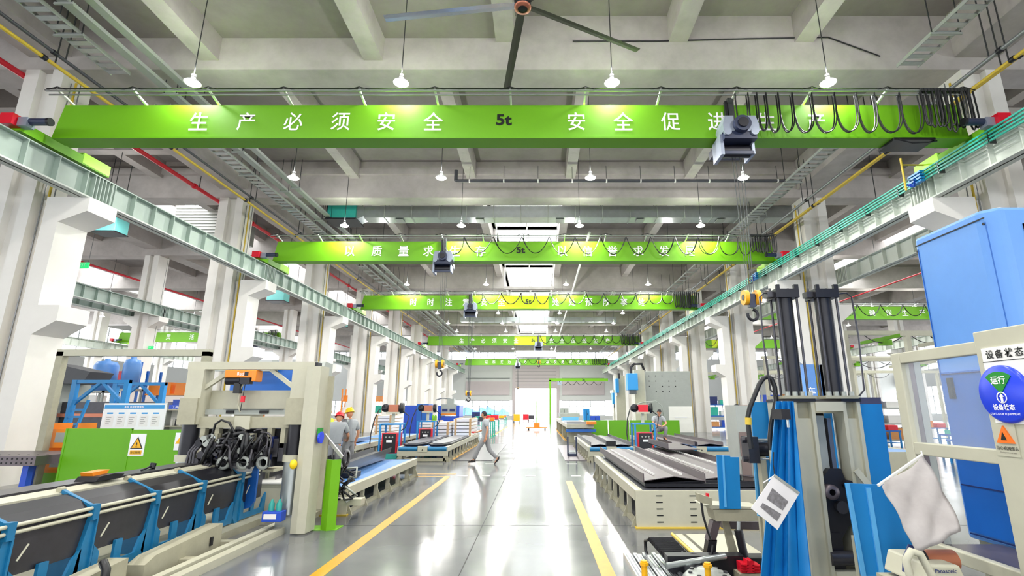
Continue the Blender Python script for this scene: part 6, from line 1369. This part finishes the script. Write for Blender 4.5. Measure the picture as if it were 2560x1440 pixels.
# ================================================================ people
def skin_mesh(name, joints, bones, m, parent, sub=2, smooth=True):
    "one continuous tapering surface over a skeleton"
    me = bpy.data.meshes.new(name); keys = list(joints); ix = {k: i for i, k in enumerate(keys)}
    org = ORG[parent.name]
    me.from_pydata([tuple(Vector(joints[k][0])-org) for k in keys], [(ix[a], ix[c]) for a, c in bones], [])
    o = bpy.data.objects.new(name, me); COL.objects.link(o); o.parent = parent
    s = o.modifiers.new('skin', 'SKIN'); s.use_smooth_shade = True
    for i, k in enumerate(keys):
        r = joints[k][1]; r = r if isinstance(r, tuple) else (r, r)
        me.skin_vertices[0].data[i].radius = r
    me.skin_vertices[0].data[0].use_root = True
    d = o.modifiers.new('sub', 'SUBSURF'); d.levels = sub; d.render_levels = sub
    me.materials.append(MATS[m]); return o
def person(loc, yaw, label, pose, top='grey_cloth', trousers='grey_trouser', helmet=None, h=1.72, hair=True):
    t = T('person', label, 'person', loc)
    k = h/1.72; R = Matrix.Rotation(yaw, 3, 'Z')
    def W_(p): return Vector(loc)+R@(Vector(p)*k)
    J = dict(pose)
    def jj(names, rs): return {n: (W_(J[n]), tuple(x*k for x in r) if isinstance(r, tuple) else r*k) for n, r in zip(names, rs)}
    names = ['pelvis', 'waist', 'chest', 'neck', 'head_base', 'hipL', 'kneeL', 'ankleL', 'toeL', 'hipR', 'kneeR', 'ankleR', 'toeR', 'shL', 'elL', 'wrL', 'palmL', 'shR', 'elR', 'wrR', 'palmR']
    rs = [(.10,.08), (.085,.06), (.10,.06), .05, .055, .075, .058, .042, .035, .085, .058, .042, .035, .045, .042, .03, (.038,.02), .045, .042, .03, (.038,.02)]
    bones = [('pelvis','waist'),('waist','chest'),('chest','neck'),('neck','head_base'),('pelvis','hipL'),('hipL','kneeL'),('kneeL','ankleL'),('ankleL','toeL'),('pelvis','hipR'),('hipR','kneeR'),('kneeR','ankleR'),('ankleR','toeR'),
             ('chest','shL'),('shL','elL'),('elL','wrL'),('wrL','palmL'),('chest','shR'),('shR','elR'),('elR','wrR'),('wrR','palmR')]
    jn = jj(names, rs)
    for s in 'LR':       # five fingers rooted in the palm
        a = Vector(J['wr'+s]); p = Vector(J['palm'+s]); d = (p-a).normalized(); side = Vector((0, 1, 0)) if abs(d.y) < .8 else Vector((1, 0, 0))
        inn = Vector((-1 if s == 'L' else 1, 0, 0))
        for q, (off, ln) in enumerate([(-.028, .06), (-.009, .072), (.01, .068), (.028, .052)]):
            f1 = p+side*off+d*.03; f2 = f1+d*ln*.55+inn*.008; f3 = f2+d*ln*.5+inn*.022
            for n_, v, r in ((f'f{s}{q}a', f1, .0105), (f'f{s}{q}b', f2, .009), (f'f{s}{q}c', f3, .0075)): jn[n_] = (W_(v), r*k)
            bones = bones+[('palm'+s, f'f{s}{q}a'), (f'f{s}{q}a', f'f{s}{q}b'), (f'f{s}{q}b', f'f{s}{q}c')]
        t1 = p-d*.02+side*-.045; t2 = t1+d*.045+inn*.02
        jn[f'th{s}a'] = (W_(t1), .012*k); jn[f'th{s}b'] = (W_(t2), .009*k); bones = bones+[('palm'+s, f'th{s}a'), (f'th{s}a', f'th{s}b')]
    skin_mesh('body', jn, bones, 'skin', t, 1)
    # head: one shaped mesh with brow, nose, mouth, ears
    hd = Vector(J['head']); fwd = Vector(J.get('look', (0, 1, 0))).normalized(); upv = Vector(J.get('up', (0, 0, 1))).normalized(); rt = fwd.cross(upv).normalized(); upv = rt.cross(fwd)
    def H(x, y, z): return W_(hd+rt*x+fwd*y+upv*z)
    b = MB(); v = []; f = []; n = 20; m_ = 14
    for i in range(m_+1):
        th = PI*i/m_
        for j in range(n):
            ph = 2*PI*j/n; x = math.sin(th)*math.cos(ph); y = math.sin(th)*math.sin(ph); z = math.cos(th)
            sx, sy, sz = .076, .095, .118
            if z < -.2: sx *= 1-.35*(-z-.2); sy *= 1-.12*(-z-.2)
            fy = y*sy
            if y > .75:
                if -.35 < z < .05 and abs(x) < .22: fy += .022*(1-abs(x)/.22)
                if .05 < z < .25 and .15 < abs(x) < .5: fy -= .008
                if -.62 < z < -.45 and abs(x) < .3: fy += .006
            v.append(H(x*sx, fy, z*sz))
    for i in range(m_):
        for j in range(n): f.append((i*n+j, (i+1)*n+j, (i+1)*n+(j+1) % n, i*n+(j+1) % n))
    b.add(v, f, 'skin', True)
    for s in (-1, 1): b.ball(H(s*.078, -.005, -.005), .02*k, 'skin', 8, (.5, .8, 1.3))
    b.build('head', t)
    b = MB()
    for s in (-1, 1): b.ball(H(s*.03, .084, .012), .0085*k, 'hair_black', 8); b.bar(H(s*.045, .088, .032), H(s*.015, .094, .036), .006, .005, 'hair_black')
    b.build('eyes', t)
    b = MB(); b.bar(H(-.022, .09, -.062), H(.022, .09, -.062), .008, .006, 'pink_paper'); b.build('mouth', t)
    if hair:
        b = MB(); v = []; f = []
        for i in range(8):
            th = PI*.62*i/7
            for j in range(n):
                ph = 2*PI*j/n; x = math.sin(th)*math.cos(ph); y = math.sin(th)*math.sin(ph); z = math.cos(th)
                if y > .2 and z < .42: z = max(z, .42)
                v.append(H(x*.085, y*.104-.004, z*.127+.004))
        for i in range(7):
            for j in range(n): f.append((i*n+j, (i+1)*n+j, (i+1)*n+(j+1) % n, i*n+(j+1) % n))
        b.add(v, f, 'hair_black', True); b.build('hair', t)
    # clothing
    tj = {n: jn[n] for n in ('pelvis', 'waist', 'chest', 'shL', 'shR')}
    def mid(a, c, f_): return W_(Vector(J[a])*(1-f_)+Vector(J[c])*f_)
    sj = {'waist': (jn['waist'][0], (.175*k, .13*k)), 'hem': (W_(Vector(J['pelvis'])+Vector((0, 0, -.06))), (.185*k, .14*k)), 'chest': (jn['chest'][0], (.205*k, .14*k)), 'collar': (mid('chest', 'neck', .75), .072*k),
          'shL': (jn['shL'][0], .095*k), 'slL': (mid('shL', 'elL', .45), .078*k), 'cuffL': (mid('shL', 'elL', .8), .072*k), 'shR': (jn['shR'][0], .095*k), 'slR': (mid('shR', 'elR', .45), .078*k), 'cuffR': (mid('shR', 'elR', .8), .072*k)}
    skin_mesh('shirt', sj, [('waist','hem'),('waist','chest'),('chest','collar'),('chest','shL'),('shL','slL'),('slL','cuffL'),('chest','shR'),('shR','slR'),('slR','cuffR')], top, t, 1)
    pj = {'belt': (W_(Vector(J['pelvis'])+Vector((0, 0, .05))), (.16*k, .12*k)), 'crotch': (W_(Vector(J['pelvis'])+Vector((0, 0, -.03))), (.16*k, .125*k))}
    pb = [('belt', 'crotch')]
    for s in 'LR':
        pj['hip'+s] = (jn['hip'+s][0], .11*k); pj['th'+s] = (mid('hip'+s, 'knee'+s, .5), .098*k); pj['knee'+s] = (jn['knee'+s][0], .082*k); pj['cuff'+s] = (mid('knee'+s, 'ankle'+s, .93), .07*k)
        pb += [('crotch', 'hip'+s), ('hip'+s, 'th'+s), ('th'+s, 'knee'+s), ('knee'+s, 'cuff'+s)]
    skin_mesh('trousers', pj, pb, trousers, t, 1)
    for s in 'LR':
        a = jn['ankle'+s][0]; c = jn['toe'+s][0]; d = (c-a); d = d.normalized()
        b = MB(); z0 = min(a.z-.06*k, c.z-.03*k); mdir = Vector((d.x, d.y, 0)).normalized(); sd = Vector((-mdir.y, mdir.x, 0)); sl = Vector((0, 0, d.z+.35))*.0
        v = []
        for q, w, hh in ((-.07, .035, .09), (.0, .045, .1), (.1, .048, .06), (.18, .03, .035)):
            base = a+d*q*k-Vector((0, 0, .055*k))
            if q > .0: base = a+d*q*k-Vector((0, 0, (.055-.02*(q/.18))*k))
            v += [base-sd*w*k, base+sd*w*k, base+sd*w*.7*k+Vector((0,0,hh*k)), base-sd*w*.7*k+Vector((0,0,hh*k))]
        f = [(3,2,1,0), (12,13,14,15)]
        for i in range(3):
            for e in range(4): f.append((i*4+e, i*4+(e+1) % 4, i*4+4+(e+1) % 4, i*4+4+e))
        b.add(v, f, 'shoe_black', False); b.build('shoe', t)
    if helmet:
        b = MB(); v = []; f = []
        prof = [(0, .165), (.05, .158), (.085, .13), (.104, .085), (.11, .04), (.122, .03), (.122, .022), (.105, .03)]
        for r, z in prof:
            for j in range(n):
                ph = 2*PI*j/n; e = 1.18 if math.sin(ph) > .3 and r > .115 else 1.0; v.append(H(r*math.cos(ph), r*math.sin(ph)*1.12*e, z))
        for i in range(len(prof)-1):
            for j in range(n): f.append((i*n+j, (i+1)*n+j, (i+1)*n+(j+1) % n, i*n+(j+1) % n))
        b.add(v, f, helmet, True); b.bar(H(0, -.09, .125), H(0, .09, .125), .02*k, .06*k, helmet); b.build('hard_hat', t)
    return t
stand = {'pelvis': (0,0,.93), 'waist': (0,0,1.07), 'chest': (0,.0,1.27), 'neck': (0,.0,1.44), 'head_base': (0,.01,1.5), 'head': (0,.02,1.6),
         'hipL': (-.09,0,.88), 'kneeL': (-.1,.01,.48), 'ankleL': (-.11,-.01,.09), 'toeL': (-.12,.12,.04), 'hipR': (.09,0,.88), 'kneeR': (.1,.01,.48), 'ankleR': (.11,-.01,.09), 'toeR': (.12,.12,.04),
         'shL': (-.18,0,1.38), 'elL': (-.24,-.02,1.1), 'wrL': (-.23,.1,.87), 'palmL': (-.225,.13,.81), 'shR': (.18,0,1.38), 'elR': (.24,-.02,1.1), 'wrR': (.23,.1,.87), 'palmR': (.225,.13,.81)}
# walking man, striding towards the columns on the side of the green sign post (faces -x)
walk = dict(stand); walk.update({'pelvis': (0,0,.90), 'waist': (0,.01,1.05), 'chest': (0,.03,1.25), 'neck': (0,.04,1.42), 'head_base': (0,.06,1.48), 'head': (0,.08,1.58), 'look': (0, 1, -.12),
     'hipL': (-.09,0,.86), 'kneeL': (-.09,.22,.52), 'ankleL': (-.09,.38,.12), 'toeL': (-.09,.50,.10), 'hipR': (.09,0,.86), 'kneeR': (.09,-.1,.46), 'ankleR': (.09,-.4,.16), 'toeR': (.09,-.30,.04),
     'elL': (-.25,-.12,1.13), 'wrL': (-.24,-.06,.88), 'palmL': (-.235,-.04,.81), 'elR': (.25,.06,1.12), 'wrR': (.2,.32,1.02), 'palmR': (.19,.39,1.0)})
g = at(1213, 1161, z=0)
pw = person((g.x, g.y, 0), math.radians(82), 'man in grey work shirt and trousers walking across the aisle', walk)
c = Vector((g.x, g.y, 0))+Matrix.Rotation(math.radians(82), 3, 'Z')@Vector((.19, .44, 1.0))
tag(MB().box(c.x-.09, c.x+.05, c.y-.03, c.y+.03, c.z-.02, c.z+.03, 'red_paint').build('hand_tool', bevel=.005), 'small red tool carried by the walking man', 'tool')
# red helmet man seen from behind, leaning over the bed
lean = dict(stand); lean.update({'waist': (0,.03,1.05), 'chest': (0,.1,1.24), 'neck': (0,.17,1.39), 'head_base': (0,.2,1.44), 'head': (0,.24,1.53), 'look': (0, 1, -.35), 'up': (0,.35,1),
     'shL': (-.19,.11,1.35), 'elL': (-.28,.2,1.1), 'wrL': (-.2,.4,1.0), 'palmL': (-.18,.46,.98), 'shR': (.19,.11,1.35), 'elR': (.28,.16,1.08), 'wrR': (.22,.36,.95), 'palmR': (.2,.42,.93)})
def ground(px, Y): v = at(px, 900, Y=Y); return Xof(px, Y, 1.0), Y, 0
person(ground(838, 13.6), math.radians(8), 'man in a red hard hat seen from behind beside the man in yellow', lean, helmet='helmet_red', h=1.74, hair=False)
look = dict(stand); look.update({'head': (0,.04,1.6), 'look': (.1, 1, -.2), 'elR': (.26,-.06,1.1), 'wrR': (.24,.02,.86), 'palmR': (.235,.03,.79)})
person(ground(872, 14.2), math.radians(62), 'man in a yellow hard hat and grey short-sleeved shirt beside the roller bed', look, helmet='helmet_yellow', h=1.78, hair=False)
person(ground(818, 19.5), math.radians(-20), 'person in a hi-vis vest and orange hard hat half hidden by the gantry', stand, top='hivis', helmet='orange_paint', h=1.7, hair=False)
# crouching man
sit = {'pelvis': (0,-.1,.42), 'waist': (0,-.04,.55), 'chest': (0,.06,.76), 'neck': (0,.15,.93), 'head_base': (0,.18,.98), 'head': (0,.22,1.08), 'look': (0, 1, -.5), 'up': (0,.5,1),
       'hipL': (-.11,-.06,.42), 'kneeL': (-.22,.32,.52), 'ankleL': (-.18,.2,.1), 'toeL': (-.2,.33,.04), 'hipR': (.11,-.06,.42), 'kneeR': (.22,.32,.52), 'ankleR': (.18,.2,.1), 'toeR': (.2,.33,.04),
       'shL': (-.19,.07,.86), 'elL': (-.27,.22,.66), 'wrL': (-.1,.4,.58), 'palmL': (-.04,.43,.57), 'shR': (.19,.07,.86), 'elR': (.27,.22,.66), 'wrR': (.1,.4,.58), 'palmR': (.05,.44,.56)}
X_, Y_, _ = ground(1645, 20.6)
pz = .56
person((X_, Y_, pz), math.radians(188), 'man in grey work clothes crouching on the roller bed, hands clasped', sit, h=1.72)
